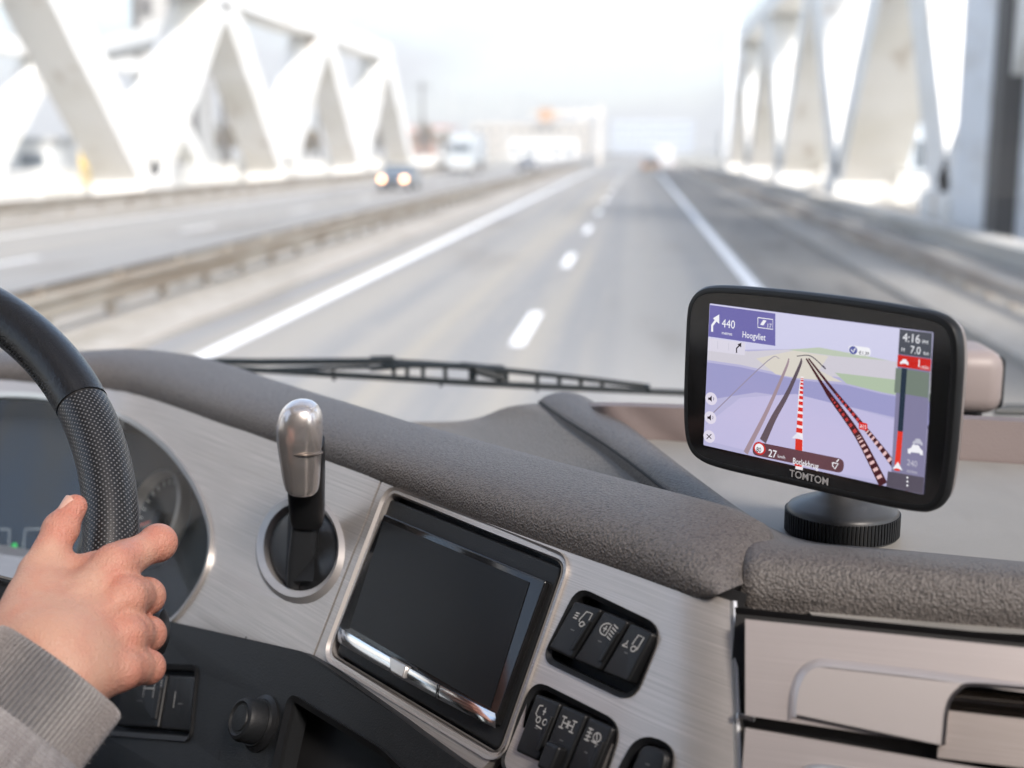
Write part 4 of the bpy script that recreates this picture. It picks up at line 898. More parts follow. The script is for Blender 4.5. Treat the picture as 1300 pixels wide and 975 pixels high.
caricon(1149, 459.5, .75); caricon(1163, 571, 1.35); caricon(1166, 561, .9, emi('icon_back', (190, 190, 204)))
gtext('240', 1152, 590, 7.5, sx=.9, m=emi('text_dim', (196, 194, 208))); gtext('m/min', 1152, 599, 4.5, sx=.9, m=emi('text_dim2', (190, 188, 200)))
scol('menu_panel', [(1128, 598), (1174, 606), (1172.6, 627.5), (1126, 617)], (84, 78, 92), lvl=11)
mb = MB()
for k in range(3): c = gi([(1153, 606+k*5)])[0]; poly2(mb, G, [(c[0]+.0006*math.cos(a), c[1]+.0006*math.sin(a)) for a in np.linspace(0, 6.28, 8, endpoint=False)], HS+.0009)
mb.build('menu_dots', wht, nav_s)
mb = MB(); poly2(mb, G, gi([(1141, 586), (1147, 597), (1140, 594), (1134, 595)]), HS+.0009); mb.build('position_arrow', wht, nav_s)
# bottom speed bar
mb = MB(); poly2(mb, G, rpoly(gi([(958, 560), (1073, 583), (1071, 601), (955, 577)]), .0042, 6), HS+.0006); mb.build('speed_bar', emi('speed_bar', (92, 60, 70)), nav_s)
disc(965, 569, 8.6, emi('ring_red', (196, 40, 40)), 11, 'limit_ring', 26); disc(965, 569, 6.2, wht, 12, 'limit_disc', 26); gtext('80', 961, 573, 6.2, m=dk, lvl=13, bold=.00005, sx=.85)
gtext('27', 976, 579, 9.5, sx=.95, lvl=12, bold=.00004); gtext('km/h', 988, 580.5, 4, lvl=12); gtext('Botlekbrug', 1007, 588, 7.5, sx=.80, lvl=12, bold=.00003)
mb = MB(); strokes(mb, G, [gi([(1058, 587), (1065, 588.5), (1061, 595), (1058, 591), (1058, 587)]), gi([(1063, 586), (1066, 583)])], .0007, HS+.0008); mb.build('share_symbol', wht, nav_s)
mb = MB(); poly2(mb, G, gi([(1013, 549), (1022, 559), (1015, 557), (1006, 556)]), HS+.00075); mb.build('position_arrow', emi('arrow_white', (225, 226, 240)), nav_s)
mb = MB(); poly2(mb, G, rpoly(gi([(1091, 535), (1102, 537.5), (1102, 547), (1091, 544.5)]), .0006, 3), HS+.0006); mb.build('road_badge', redm, nav_s); gtext('A15', 1092.5, 543, 5.2, sx=.75, lvl=13)
s_, t_ = G.inv(1002.5, 604.5, .0033); text('maker_name', 'TOMTOM', .0062, G, s_, t_, .0036, mat('logo_grey', (.55, .53, .52), .4), nav, bold=.00006, sx=1.0)
# mount
mz = CAMZ-.243; mc = PZ(1068, 676, -.243); mc[2] = mz
mb = MB(); mb.lathe(mc, (0, 0, 1), [(.0350, 0), (.0352, .002), (.0352, .0155), (.0338, .0175), (.031, .0190), (.022, .0225), (.015, .0255), (.012, .030)], 64); mnt = mb.build('mount_base', mat('mount_black', (.04, .041, .043), .4), nav)
mb = MB()
for k in range(90):
    a = 2*PI*k/90; c = mc+np.array([math.cos(a), math.sin(a), 0])*.0355; mb.beam(c+ZZ*.0015, c+ZZ*.0148, .0013, .0015, up=(math.cos(a), math.sin(a), 0))
mb.build('ribs', blackm, mnt, smooth=False)
mb = MB(); bkc = G.map(0, .02, -.015); mb.tube([mc+ZZ*.022, mc+ZZ*.034, mc+ZZ*.045+ng*.01, bkc], [.012, .011, .011, .015], 20); mb.build('mount_arm', blackm, nav)

# ---- grey blurred housing behind the navigator (right)
def rbox(a, b, name, m, parent, r=.01):
    bm = bmesh.new(); bmesh.ops.create_cube(bm, size=1)
    for v in bm.verts: v.co = Vector([a[i]+(v.co[i]+.5)*(b[i]-a[i]) for i in range(3)])
    bmesh.ops.bevel(bm, geom=bm.edges[:]+bm.verts[:], offset=r, segments=4, profile=.5, affect='EDGES')
    me = bpy.data.meshes.new(name); bm.to_mesh(me); bm.free(); me.materials.append(m)
    for p in me.polygons: p.use_smooth = True
    o = bpy.data.objects.new(name, me); COL.objects.link(o)
    if parent: o.parent = parent; o.matrix_parent_inverse = Matrix.Translation(-Vector(parent_world(parent)))
    return o
q0, q1 = PY(1185, 528, 1.14), PY(1284, 447, 1.14)
t = thing('sensor_housing', ((q0[0]+q1[0])/2, 1.14, q0[2]), 'pinkish grey rounded plastic housing behind the right side of the navigator', 'plastic housing')
rbox((q0[0], 1.14, q0[2]), (q1[0]-.002, 1.22, q1[2]), 'housing', mat('pink_grey_plastic', (.30, .255, .245), .45), t, .016)
rbox((q1[0]-.018, 1.150, q0[2]+.004), (q1[0]+.0005, 1.195, q1[2]-.006), 'end_cap', blackp, t, .006)
mb = MB(); mb.tube([(q0[0]+.03, 1.17, CAMZ-.25), (q0[0]+.03, 1.17, q0[2]+.01)], .02, 16); mb.build('foot', blackp, t)

# ---- wipers
Yw = 1.46
wiper = thing('windscreen_wiper', PY(600, 480, Yw), 'black windscreen wiper lying across the foot of the windscreen', 'windscreen wiper')
wm = mat('wiper_black', (.018, .024, .028), .4)
def ywp(pts): return [PY(x, y, Yw) for x, y in pts]
def bar(name, pts, r, y=Yw, m=wm, par=None, n=8):
    mb = MB(); q = [PY(a, b, y) for a, b in pts]; mb.tube(q, r, n); return mb.build(name, m, par or wiper)
bar('blade', [(262, 466), (330, 470), (420, 475), (500, 480), (600, 486), (700, 491), (800, 496), (880, 499)], .0038)
bar('blade_rubber', [(290, 470), (420, 478), (600, 489), (700, 494), (880, 502)], .0013, Yw-.002)
bar('arm', [(235, 458), (330, 459.5), (400, 459), (480, 458.5), (540, 462), (600, 466), (640, 468)], .0042, Yw+.010)
bar('arm', [(470, 468), (520, 464), (590, 465), (650, 471), (700, 476), (760, 483), (825, 491)], .0034, Yw+.004)
bar('arm', [(345, 469), (410, 467), (470, 466)], .0026, Yw+.004)
for a, b, c, d_ in ((500, 464, 500, 480), (517, 466, 517, 481), (537, 467, 537, 482), (565, 468, 566, 484), (597, 470, 598, 485), (602, 470, 603, 486), (643, 474, 643, 488), (682, 477, 682, 489), (710, 480, 710, 491), (737, 483, 738, 493), (764, 486, 765, 494)):
    bar('bridge', [(a, b), (c, d_)], .0026, Yw+.002)
bar('arm_pin', [(470, 455), (500, 454.5)], .003, Yw+.012); bar('arm_pin', [(585, 462), (613, 465)], .0028, Yw+.01)
bar('joint', [(604, 470), (640, 480)], .0055, Yw+.003)
bar('clip', [(423, 470), (424, 483)], .0022, Yw-.001); bar('clip', [(559, 484), (560, 491)], .0018, Yw-.001); bar('clip', [(682, 490), (682, 497)], .0018, Yw-.001); bar('clip', [(822, 489), (823, 500)], .003, Yw-.001)
wiper2 = thing('windscreen_wiper', PY(1290, 522, Yw), 'dark end of a second wiper right of the grey housing', 'windscreen wiper')
bar('blade', [(1262, 522), (1320, 523), (1700, 540)], .005, Yw, par=wiper2); bar('arm', [(1275, 517), (1400, 520), (1800, 540)], .004, Yw+.01, par=wiper2)

# ---- steering wheel
Wc = C0+np.array([-.54, .694, -.269]); tw = R_(53.2); wx = np.array([1., 0, 0]); wy = np.array([0, math.cos(tw), math.sin(tw)]); wn = np.cross(wx, wy)
whl = thing('steering_wheel', Wc, 'black leather steering wheel with a smooth top and perforated grip', 'steering wheel')
def rimpart(name, a0, a1, r, m, n=60, R0=.225, k=28, cap=False):
    mb = MB(); v = []; f = []; uv = []
    for i in range(n+1):
        a = R_(a0+(a1-a0)*i/n); c = Wc+R0*(wx*math.cos(a)+wy*math.sin(a)); er = wx*math.cos(a)+wy*math.sin(a)
        rr = r*(1 if 1.5 < i < n-1.5 else .985)
        for j in range(k+1): b = 2*PI*j/k; v.append(c+er*rr*math.cos(b)+wn*rr*1.08*math.sin(b)); uv.append((a*R0, j/k*2*PI*r))
    for i in range(n):
        for j in range(k): f.append((i*(k+1)+j, i*(k+1)+j+1, (i+1)*(k+1)+j+1, (i+1)*(k+1)+j))
    mb.add(v, f, uv); return mb.build(name, m, whl, uv=True)
perf = mat('perforated_leather', (.016, .016, .018), .32, spec=.55)
n = perf.node_tree.nodes; l = perf.node_tree.links.new; tcx = n.new('ShaderNodeTexCoord'); sp_ = n.new('ShaderNodeSeparateXYZ'); l(tcx.outputs['UV'], sp_.inputs[0])
def mth(op, a, b=None):
    x = n.new('ShaderNodeMath'); x.operation = op
    for i, q in enumerate((a, b)):
        if q is None: continue
        if isinstance(q, (int, float)): x.inputs[i].default_value = q
        else: l(q, x.inputs[i])
    return x.outputs[0]
pitch_ = .0034; U = mth('MULTIPLY', sp_.outputs['X'], 1/pitch_); V_ = mth('MULTIPLY', sp_.outputs['Y'], 1/pitch_)
a_ = mth('ADD', U, V_); b_ = mth('SUBTRACT', U, V_)
fa = mth('SUBTRACT', mth('FRACT', a_), .5); fb = mth('SUBTRACT', mth('FRACT', b_), .5)
dd_ = mth('SQRT', mth('ADD', mth('MULTIPLY', fa, fa), mth('MULTIPLY', fb, fb)))
mr = n.new('ShaderNodeMapRange'); mr.inputs['From Min'].default_value = .16; mr.inputs['From Max'].default_value = .30; l(dd_, mr.inputs['Value'])
bn = n.new('ShaderNodeBump'); bn.inputs['Distance'].default_value = .0006; bn.inputs['Strength'].default_value = 1; l(mr.outputs[0], bn.inputs['Height']); l(bn.outputs[0], n['Principled BSDF'].inputs['Normal'])
cm = n.new('ShaderNodeMix'); cm.data_type = 'RGBA'; cm.inputs[6].default_value = (.16, .16, .165, 1); cm.inputs[7].default_value = (.009, .009, .010, 1); l(mr.outputs[0], cm.inputs[0]); l(cm.outputs[2], n['Principled BSDF'].inputs['Base Color'])
RT = .0168
rimpart('smooth_grip', 35.6, 144, RT+.0003, leather, 90); rimpart('perforated_grip', -25, 35.2, RT, perf, 70); rimpart('perforated_grip', 144.4, 205, RT, perf, 60); rimpart('smooth_grip', 205.4, 334.6, RT+.0003, leather, 90)
for a in (35.4, 144.2, 205.2, -25.2): rimpart('seam', a-.22, a+.22, RT-.0006, gapm, 3)
mb = MB()
for k in range(150):
    a = R_(40+k*.72); 
    for off, b in ((0, 2.62),):
        er = wx*math.cos(a)+wy*math.sin(a); c = Wc+.225*er+er*RT*math.cos(b)+wn*RT*1.08*math.sin(b); tg = -wx*math.sin(a)+wy*math.cos(a); sd_ = er*(-math.sin(b))+wn*math.cos(b)
        mb.tube([c-tg*.0011-sd_*.0018, c+wn*.0006-er*.0004, c+tg*.0011+sd_*.0018], .00055, 5)
mb.build('stitching', blackp, whl)
mb = MB(); mb.lathe(Wc-wn*.03, wn, [(.05, -.02), (.085, 0), (.09, .018), (.085, .028), (.05, .034), (.005, .036)], 48); mb.build('hub', blackm, whl)
for a in (-4, 184, 250, 290):
    a = R_(a); er = wx*math.cos(a)+wy*math.sin(a); tg = -wx*math.sin(a)+wy*math.cos(a); rows = []
    for (r_, w_, hh) in ((.06, .040, -.012), (.10, .034, -.010), (.14, .026, -.006), (.18, .020, -.003), (.222, .018, 0)):
        c = Wc+er*r_+wn*hh; rows.append([c+tg*w_*math.cos(q)+wn*.006*math.sin(q) for q in np.linspace(0, 2*PI, 16, endpoint=False)])
    mb = MB(); mb.grid(rows, close=True); so_ = mb.build('spoke', blackp, whl)
    mb = MB(); mb.tube([Wc+er*r_+tg*(w_*1.0)+wn*(hh+.004) for (r_, w_, hh) in ((.09, .036, -.011), (.14, .026, -.006), (.18, .020, -.003))], .0022, 8); mb.build('chrome_trim', chrome, so_)
# stalk behind the wheel
t = thing('column_stalk', P(160, 800, .86), 'black column stalk tip showing just past the knuckles of the hand', 'column stalk')
mb = MB(); mb.tube([P(-60, 800, .84), P(80, 803, .835), P(150, 803, .83), P(185, 802, .83), P(197, 802, .83), P(207, 802, .83), P(211, 802, .83)], [.008, .008, .0085, .0155, .0165, .0148, .010], 24); mb.build('stalk', blackp, t)

# ================================================================== HAND
def seg(A, B, ra, rb):
    return (np.array(A, float), np.array(B, float), ra, rb)
def sdf_rc(X, A, B, ra, rb):
    ba = B-A; l2 = ba@ba; h = np.clip(((X-A)@ba)/l2, 0, 1); return np.linalg.norm(X-A-h[..., None]*ba, axis=-1)-(ra+(rb-ra)*h)
def smin(a, b, k): h = np.clip(.5+.5*(b-a)/k, 0, 1); return b+(a-b)*h-k*h*(1-h)
H = lambda x, y, d: P(x, y, d)
fingers = {
 'i': [H(147, 716, .734), H(201, 689, .765), H(176, 700, .803), H(146, 706, .806)],
 'm': [H(160, 758, .722), H(186, 757, .752), H(165, 765, .790), H(134, 768, .794)],
 'r': [H(160, 806, .710), H(188, 805, .741), H(160, 810, .779), H(126, 810, .782)],
 'p': [H(157, 850, .697), H(188, 847, .722), H(160, 852, .758), H(128, 853, .764)]}
cuff0 = H(76, 853, .672); elb = cuff0+.34*(-.53*RR-.72*UU-.45*FF)
frad = {'i': (.0114, .0106, .0095, .0083), 'm': (.0112, .0104, .0092, .0081), 'r': (.0106, .0098, .0088, .0078), 'p': (.0098, .0090, .0080, .0070)}
Wr_i, Wr_p = H(42, 812, .682), H(92, 866, .670); Wr = (Wr_i+Wr_p)/2
thumb = [H(36, 792, .692), H(50, 726, .722), H(77, 672, .742), H(95, 643, .750)]; trad = (.0160, .0114, .0094, .0074)
palm = []
for k, f in fingers.items():
    q = {'i': .0, 'm': .33, 'r': .66, 'p': 1.}[k]; wp = Wr_i*(1-q)+Wr_p*q
    palm.append((wp, f[0], .0140, frad[k][0]-.0008)); palm.append((wp+FF*.012, f[0]+FF*.010, .0150, .0120))
web = [(H(60, 775, .706), H(112, 738, .738), .013, .010), (H(52, 738, .726), H(118, 722, .742), .0085, .0095), (H(22, 800, .694), H(85, 845, .694), .015, .015), (H(42, 765, .708), H(100, 770, .718), .013, .013)]
veins = [[H(95, 815, .676), H(120, 790, .690), H(138, 780, .699)], [H(112, 838, .672), H(135, 820, .684), H(150, 785, .700)], [H(70, 775, .690), H(100, 760, .706), H(135, 745, .715)]]
def hand_sdf(X):
    d = None
    for A, B, ra, rb in palm:
        q = sdf_rc(X, A, B, ra-.0008, rb-.0004); d = q if d is None else smin(d, q, .0052)
    for A, B, ra, rb in web: d = smin(d, sdf_rc(X, A, B, ra, rb), .009)
    d = smin(d, sdf_rc(X, Wr+FF*.004, Wr+(elb-Wr)*.35+FF*.004, .0250, .029), .022)
    fd = None
    for k, f in fingers.items():
        rr = frad[k]; c = None
        for i in range(3):
            q = sdf_rc(X, f[i], f[i+1], rr[i]*(.90 if i == 0 else .97), rr[i+1]*.95); c = q if c is None else smin(c, q, .003)
        for j in (1, 2): c = smin(c, np.linalg.norm(X-(f[j]-FF*.0008), axis=-1)-rr[j]*1.02, .004)
        fd = c if fd is None else smin(fd, c, .0012)
    d = smin(d, fd, .0055)
    c = None
    for i in range(3):
        q = sdf_rc(X, thumb[i], thumb[i+1], trad[i]*(.95 if i else 1), trad[i+1]); c = q if c is None else smin(c, q, .003)
    c = smin(c, np.linalg.norm(X-thumb[2], axis=-1)-trad[2]*1.06, .004)
    d = smin(d, c, .010)
    for k, f in fingers.items():       # knuckles and tendons
        mcp = f[0]-FF*.0030; d = smin(d, np.linalg.norm(X-mcp, axis=-1)-{'i': .0112, 'm': .0112, 'r': .0104, 'p': .0096}[k], .005)
        q = {'i': .12, 'm': .38, 'r': .62, 'p': .86}[k]; wp = Wr_i*(1-q)+Wr_p*q
        d = smin(d, sdf_rc(X, wp*.62+f[0]*.38-FF*.0132, mcp-FF*.0088, .0017, .0030), .0042)
    return d
def surface_nets(fn, lo, hi, st):
    n = [int(math.ceil((hi[i]-lo[i])/st))+1 for i in range(3)]
    ax = [lo[i]+np.arange(n[i])*st for i in range(3)]
    vol = np.empty(n, np.float32)
    for i in range(n[0]):
        Y, Z_ = np.meshgrid(ax[1], ax[2], indexing='ij'); X = np.stack([np.full_like(Y, ax[0][i]), Y, Z_], -1); vol[i] = fn(X)
    s = vol < 0; c = np.zeros([k-1 for k in n], int)
    for a in (0, 1):
        for b in (0, 1):
            for g in (0, 1): c += s[a:n[0]-1+a, b:n[1]-1+b, g:n[2]-1+g]
    act = (c > 0) & (c < 8); idx = -np.ones(act.shape, int); ids = np.argwhere(act); idx[act] = np.arange(len(ids))
    acc = np.zeros((len(ids), 3)); cnt = np.zeros(len(ids)); I, J, K = ids.T
    cor = [(a, b, g) for a in (0, 1) for b in (0, 1) for g in (0, 1)]
    for p in cor:
        for k in range(3):
            if p[k] == 0:
                q = list(p); q[k] = 1; v0 = vol[I+p[0], J+p[1], K+p[2]]; v1 = vol[I+q[0], J+q[1], K+q[2]]; m_ = (v0 < 0) != (v1 < 0); t = np.where(m_, v0/(v0-v1+1e-12), 0)
                pos = np.tile(np.array(p, float), (len(ids), 1)); pos[:, k] += t; acc[m_] += pos[m_]; cnt[m_] += 1
    V = (ids+acc/cnt[:, None])*st+np.array(lo); F = []
    for k in range(3):
        sl0 = [slice(None)]*3; sl1 = [slice(None)]*3; sl0[k] = slice(0, -1); sl1[k] = slice(1, None); e = s[tuple(sl0)] != s[tuple(sl1)]
        E_ = np.argwhere(e); u, v = [j for j in range(3) if j != k]; E_ = E_[(E_[:, u] > 0) & (E_[:, v] > 0) & (E_[:, u] < n[u]-1) & (E_[:, v] < n[v]-1)]
        def g(du, dv): q = E_.copy(); q[:, u] += du; q[:, v] += dv; return idx[q[:, 0], q[:, 1], q[:, 2]]
        F += np.stack([g(-1, -1), g(0, -1), g(0, 0), g(-1, 0)], 1).tolist()
    return V, F
allp = np.array([p for f in fingers.values() for p in f]+thumb+[Wr_i, Wr_p, Wr+(elb-Wr)*.30])
hv, hf = surface_nets(hand_sdf, allp.min(0)-.035, allp.max(0)+.035, .0012)
skin = mat('skin', (.58, .335, .25), .46, sss=.12, bump=[('cells', 800, .00035), ('noise', 300, .0004)], spec=.45)
n = skin.node_tree.nodes; l = skin.node_tree.links.new
at = n.new('ShaderNodeAttribute'); at.attribute_name = 'redness'; mxn = n.new('ShaderNodeMix'); mxn.data_type = 'RGBA'; mxn.inputs[6].default_value = (.50, .285, .205, 1); mxn.inputs[7].default_value = (.47, .165, .115, 1)
nz = n.new('ShaderNodeTexNoise'); nz.inputs['Scale'].default_value = 75; nz.inputs['Detail'].default_value = 5; ml = n.new('ShaderNodeMath'); ml.operation = 'MULTIPLY_ADD'; ml.inputs[1].default_value = 1.2; 
tcx = n.new('ShaderNodeTexCoord'); l(tcx.outputs['Object'], nz.inputs['Vector']); l(nz.outputs['Fac'], ml.inputs[0]); l(at.outputs['Fac'], ml.inputs[2])
wn1 = n.new('ShaderNodeTexNoise'); wn1.inputs['Scale'].default_value = 1; wn1.inputs['Detail'].default_value = 3
wmp = n.new('ShaderNodeMapping'); wmp.inputs['Rotation'].default_value = (0, .5, .4); wmp.inputs['Scale'].default_value = (900, 260, 260); l(tcx.outputs['Object'], wmp.inputs['Vector']); l(wmp.outputs[0], wn1.inputs['Vector'])
wmul = n.new('ShaderNodeMath'); wmul.operation = 'MULTIPLY'; l(at.outputs['Fac'], wmul.inputs[0]); l(wn1.outputs['Fac'], wmul.inputs[1])
wb = n.new('ShaderNodeBump'); wb.inputs['Distance'].default_value = .0014; l(wmul.outputs[0], wb.inputs['Height'])
pb_ = n['Principled BSDF'].inputs['Normal'].links[0].from_socket; l(pb_, wb.inputs['Normal']); l(wb.outputs[0], n['Principled BSDF'].inputs['Normal'])
sb = n.new('ShaderNodeMath'); sb.operation = 'SUBTRACT'; sb.inputs[1].default_value = .50; sb.use_clamp = True; l(ml.outputs[0], sb.inputs[0])
l(sb.outputs[0], mxn.inputs[0]); l(mxn.outputs[2], n['Principled BSDF'].inputs['Base Color'])
per = obj('person', hv, hf, skin, angle=180)
bm = bmesh.new(); bm.from_mesh(per.data)
for _ in range(4): bmesh.ops.smooth_vert(bm, verts=bm.verts, factor=.5, use_axis_x=True, use_axis_y=True, use_axis_z=True)
bm.to_mesh(per.data); bm.free()
tag(per, "driver's right hand gripping the wheel, grey knitted sleeve pushed to the wrist", 'person')
red_ = np.zeros(len(per.data.vertices)); co = np.array([v.co[:] for v in per.data.vertices])
for p, s_ in [(f[0], .011) for f in fingers.values()]+[(f[1], .011) for f in fingers.values()]+[(thumb[3], .014), (thumb[2], .010)]: red_ = np.maximum(red_, np.exp(-((np.linalg.norm(co-p, axis=1)-.008)/s_)**2)*.55)
at_ = per.data.attributes.new('redness', 'FLOAT', 'POINT'); at_.data.foreach_set('value', red_.astype(np.float32))
# thumb nail
def grow(c, ax, up, lx, ly, lz, n1=14, n2=8):
    ax = ax/np.linalg.norm(ax); up = up-ax*(up@ax); up /= np.linalg.norm(up); sd = np.cross(ax, up); rows = []
    for i in range(n2+1):
        r = i/n2; rows.append([c+ax*lx*r*math.copysign(abs(math.cos(a))**.7, math.cos(a))+sd*ly*r*math.copysign(abs(math.sin(a))**.7, math.sin(a))+up*lz*(1-(r*math.sin(a))**2*1.6-.2*r*r) for a in np.linspace(0, 2*PI, n1*2, endpoint=False)])
    return rows
ta = thumb[3]-thumb[2]; upv = -RR*.60-FF*.75+UU*.1
mb = MB(); mb.grid(grow(thumb[3]+upv/np.linalg.norm(upv)*.0068-ta*.02, ta, upv, .0068, .0055, .0026), close=True); mb.build('thumbnail', mat('nail', (.56, .34, .27), .3, coat=.2), per)
# sleeve
knit = mat('grey_knit', (.34, .305, .30), .95, coord='UV', spec=.1, var=[((60, 60, 1), (.50, .465, .46), .42, .62), ((420, 1700, 1), (.20, .18, .18), .48, .60), ((500, 2100, 1), (.72, .69, .68), .57, .68)])
cuffm = mat('ribbed_knit', (.32, .29, .285), .95, coord='UV', spec=.1, var=[((420, 1500, 1), (.22, .20, .20), .50, .62), ((500, 1900, 1), (.66, .63, .62), .58, .70)])
for mm, ku, dist, cr_ in ((knit, 150, .0012, .5), (cuffm, 92, .0026, .08)):
    n = mm.node_tree.nodes; l = mm.node_tree.links.new; t_ = n.new('ShaderNodeTexCoord'); s3 = n.new('ShaderNodeSeparateXYZ'); l(t_.outputs['UV'], s3.inputs[0])
    def mth2(op, a, b=None):
        x = n.new('ShaderNodeMath'); x.operation = op
        for i, q in enumerate((a, b)):
            if q is None: continue
            if isinstance(q, (int, float)): x.inputs[i].default_value = q
            else: l(q, x.inputs[i])
        return x.outputs[0]
    sn = mth2('SINE', mth2('MULTIPLY', s3.outputs['X'], 2*PI*ku)); s2_ = mth2('SINE', mth2('MULTIPLY', s3.outputs['Y'], 2*PI*450))
    nz = n.new('ShaderNodeTexNoise'); nz.inputs['Scale'].default_value = 900; nz.inputs['Detail'].default_value = 4; l(t_.outputs['Object'], nz.inputs['Vector'])
    hgt = mth2('ADD', mth2('ADD', sn, mth2('MULTIPLY', s2_, cr_)), mth2('MULTIPLY', nz.outputs['Fac'], 1.6))
    bn = n.new('ShaderNodeBump'); bn.inputs['Distance'].default_value = dist*.5; bn.inputs['Strength'].default_value = 1; l(hgt, bn.inputs['Height']); l(bn.outputs[0], n['Principled BSDF'].inputs['Normal'])
    n['Principled BSDF'].inputs['Sheen Weight'].default_value = .4; n['Principled BSDF'].inputs['Sheen Roughness'].default_value = .5
axs = (elb-cuff0); La = np.linalg.norm(axs); axs /= La
sa_ = RR-axs*(RR@axs); sa_ /= np.linalg.norm(sa_); sb_ = np.cross(axs, sa_)
def ring(x, r, seed=0, n=120, rib=0):
    c = cuff0+axs*x; o = []
    for k in range(n):
        a = 2*PI*k/n; wv = 1+.05*math.sin(3*a+x*70)*min(1, max(0, x-.034)*40)+.04*math.sin(5*a-x*120+1)*min(1, max(0, x-.036)*40)+.018*math.sin(9*a+x*210)*min(1, max(0, x-.036)*40)+.008*math.sin(7*a)
        rr = r*wv+(rib*math.sin(a*92) if rib else 0); o.append(c+(sa_*math.cos(a)+sb_*math.sin(a)*.92)*rr)
    return o
slv = MB(); uv = []; rows = []
prof = [(.036, .036), (.032, .0400), (.036, .0450), (.044, .0495), (.056, .0515), (.075, .0500), (.09, .052), (.11, .0515), (.13, .053), (.15, .056), (.17, .0565), (.19, .055), (.215, .0565), (.25, .060), (min(La, .30), .062)]
for x, r in [tuple(q) for q in crs(prof, 5)]:
    rows.append(ring(x, r, n=160)); uv += [(k/160, x) for k in range(160)]
slv.grid(rows, close=True); slv.uv = uv; slo = slv.build('sleeve', knit, per, uv=True, angle=180)
cf = MB(); rows = []; uv = []
for x, r in [tuple(q) for q in crs([(.020, .0355), (.004, .0365), (-.001, .0382), (.000, .0398), (.004, .0408), (.012, .0410), (.022, .0412), (.032, .0416), (.040, .0425), (.046, .041)], 4)]:
    rows.append(ring(x, r, n=736, rib=.0008)); uv += [(k/736, x) for k in range(736)]
cf.grid(rows, close=True); cf.uv = uv; cfo = cf.build('cuff', cuffm, per, uv=True, angle=180)
# loose wool fibres standing off the sleeve
fib = MB()
for k in range(9000):
    x = rng.uniform(0, .2); a = rng.uniform(0, 2*PI); r = np.interp(x, [0, .034, .05, .2], [.0408, .0418, .0505, .0555]); dirr = sa_*math.cos(a)+sb_*.92*math.sin(a); c = cuff0+axs*x+dirr*r
    d_ = dirr*rng.uniform(.3, 1)+rng.normal(size=3)*.7; d_ /= np.linalg.norm(d_); ln = rng.uniform(.001, .003); w_ = np.cross(d_, rng.normal(size=3)); w_ = w_/np.linalg.norm(w_)*.00009
    fib.add([c-w_, c+w_, c+d_*ln], [(0, 1, 2)])
fo = fib.build('wool_fibres', mat('wool', (.42, .39, .38), .9), per, smooth=False); fo['kind'] = 'stuff'

# ================================================================== cab shell (off-frame surroundings of the same cab)
cab = thing('truck_cab', (.2, 0, .9), 'truck cab shell around the driver with windscreen and pillars', 'truck cab')
trim = mat('cab_trim', (.62, .59, .56), .8, bump=[('noise', 300, .0005)]); trimd = mat('cab_trim_dark', (.10, .10, .10), .7)
X0, X1, Y0, Zr = -1.12, 1.42, -1.05, CAMZ+.72
mb = MB()
mb.box((X0, Y0, Zr), (X1, -.75, Zr+.05)); mb.box((X0, 1.12, Zr), (X1, 1.28, Zr+.05)); mb.box((X0, -.75, Zr), (-.72, 1.12, Zr+.05)); mb.box((X1-.10, -.75, Zr), (X1, 1.12, Zr+.05))
mb.box((-.719, -.75, Zr), (-.30, .15, Zr+.05))  # unseen opaque patch added to darken what the cluster lens reflects
mb.build('roof', trim, cab, smooth=False)
mb = MB(); mb.add([(-.72, -.75, Zr+.03), (X1-.1, -.75, Zr+.03), (X1-.1, 1.12, Zr+.03), (-.72, 1.12, Zr+.03)], [(0, 1, 2, 3)]); mb.build('added_roof_window', tinted, cab, smooth=False)  # unseen glass roof added to let light in, tinted to set how much
mb = MB(); mb.box((X0, Y0-.04, .9), (X1, Y0, Zr)); mb.build('rear_wall', trim, cab, smooth=False)
mb = MB(); rows = []
for x in np.linspace(X0+.05, X1-.05, 160): yy = Y0+.10+.03*math.sin(x*55); rows.append([(x, yy, 1.6), (x, yy, Zr-.05)])
mb.grid(rows); mb.build('curtain', mat('curtain', (.22, .19, .19), .9), cab)
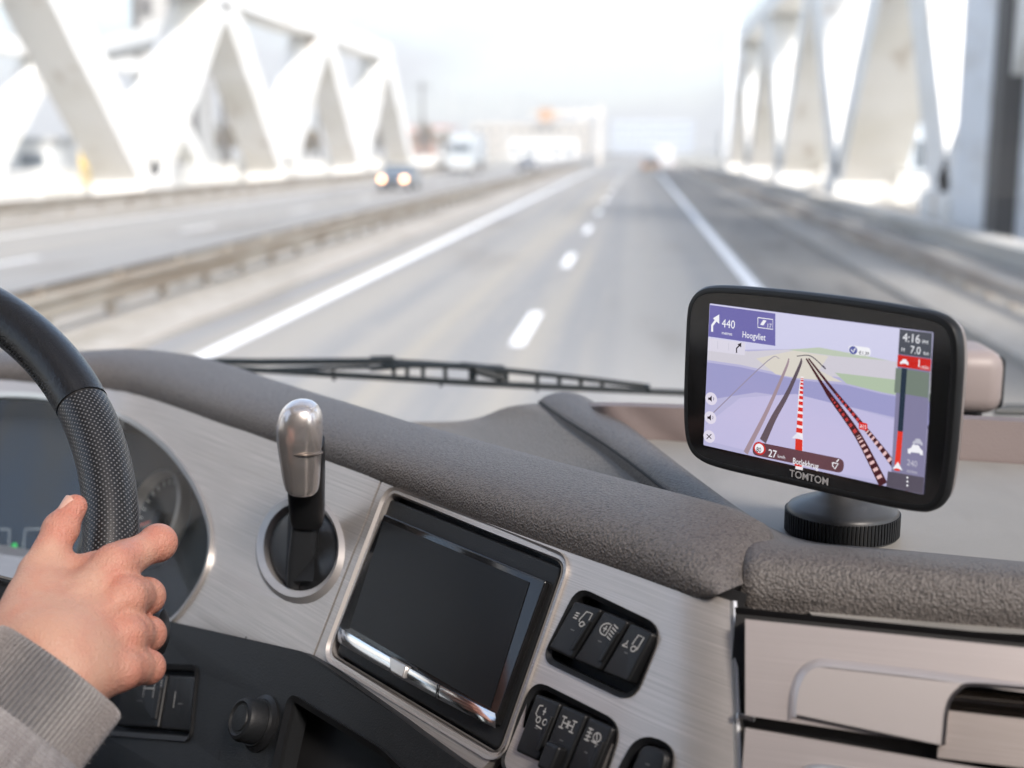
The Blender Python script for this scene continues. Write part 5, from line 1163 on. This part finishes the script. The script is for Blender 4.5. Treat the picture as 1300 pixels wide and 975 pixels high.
for xx, s_, BPY in ((X0, -1, .15), (X1, 1, -.7)):
    mb = MB(); mb.box((min(xx, xx+s_*.06), Y0, .9), (max(xx, xx+s_*.06), 1.40, CAMZ-.30)); mb.build('door_panel', trimd, cab, smooth=False)
    mb = MB(); mb.box((min(xx, xx+s_*.06), Y0, CAMZ-.30), (max(xx, xx+s_*.06), BPY, Zr)); mb.build('rear_side_panel', trimd if s_ < 0 else trim, cab, smooth=False)  # left panel made long and dark to dim the cluster lens reflection
    mb = MB(); mb.beam((xx, 1.36, CAMZ-.36), (xx, 1.20, Zr), .16, .09, up=(0, 1, 0)); mb.build('windscreen_pillar', trim, cab, smooth=False)  # pillars widened to cut bright sky from the cluster lens reflection
    mb = MB(); mb.add([(xx, BPY, CAMZ-.30), (xx, 1.36, CAMZ-.30), (xx, 1.24, Zr), (xx, BPY, Zr)], [(0, 1, 2, 3)]); mb.build('side_window', glass, cab, smooth=False)
mb = MB(); mb.box((X0, Y0, .85), (X1, 1.44, .9)); mb.build('floor', trimd, cab, smooth=False)
mb = MB(); mb.box((X0, 1.38, .5), (X1, 1.44, CAMZ-.37)); mb.build('front_panel', trimd, cab, smooth=False)
mb = MB(); rows = []
for x in np.linspace(X0+.03, X1-.03, 24):
    k = ((x-.15)/1.3)**2; rows.append([(x, 1.43-.06*k, CAMZ-.37), (x, 1.24-.03*k, Zr)])
mb.grid(rows); mb.build('windscreen', glass, cab)
# unseen door mirror, enlarged and placed to block sky in the cluster lens reflection
t = thing('added_door_mirror', (-1.45, 1.2, CAMZ-.1), 'unseen black door mirror added outside the driver side window to block reflected sky', 'door mirror')
rbox((-1.60, 1.28, CAMZ-.25), (-1.30, 1.42, CAMZ+.30), 'added_mirror_housing', blackm, t, .03)
mb = MB(); mb.beam((-1.14, 1.3, CAMZ+.2), (-1.4, 1.18, CAMZ+.2), .03, .03, up=(0, 0, 1)); mb.build('bracket', blackm, t, smooth=False)

# ---- air: pale haze over the whole place
mb = MB(); mb.box((-900, -60, -1.6), (900, 900, 75)); hzm = bpy.data.materials.new('haze'); hzm.use_nodes = True; hn = hzm.node_tree.nodes; hn.clear()
ho = hn.new('ShaderNodeOutputMaterial'); hp = hn.new('ShaderNodeVolumePrincipled'); hp.inputs['Color'].default_value = (.95, .95, .95, 1); hp.inputs['Density'].default_value = HAZE; hp.inputs['Anisotropy'].default_value = .17
hzm.node_tree.links.new(hp.outputs[0], ho.inputs['Volume']); hzo = mb.build('haze', hzm, smooth=False); hzo['kind'] = 'stuff'
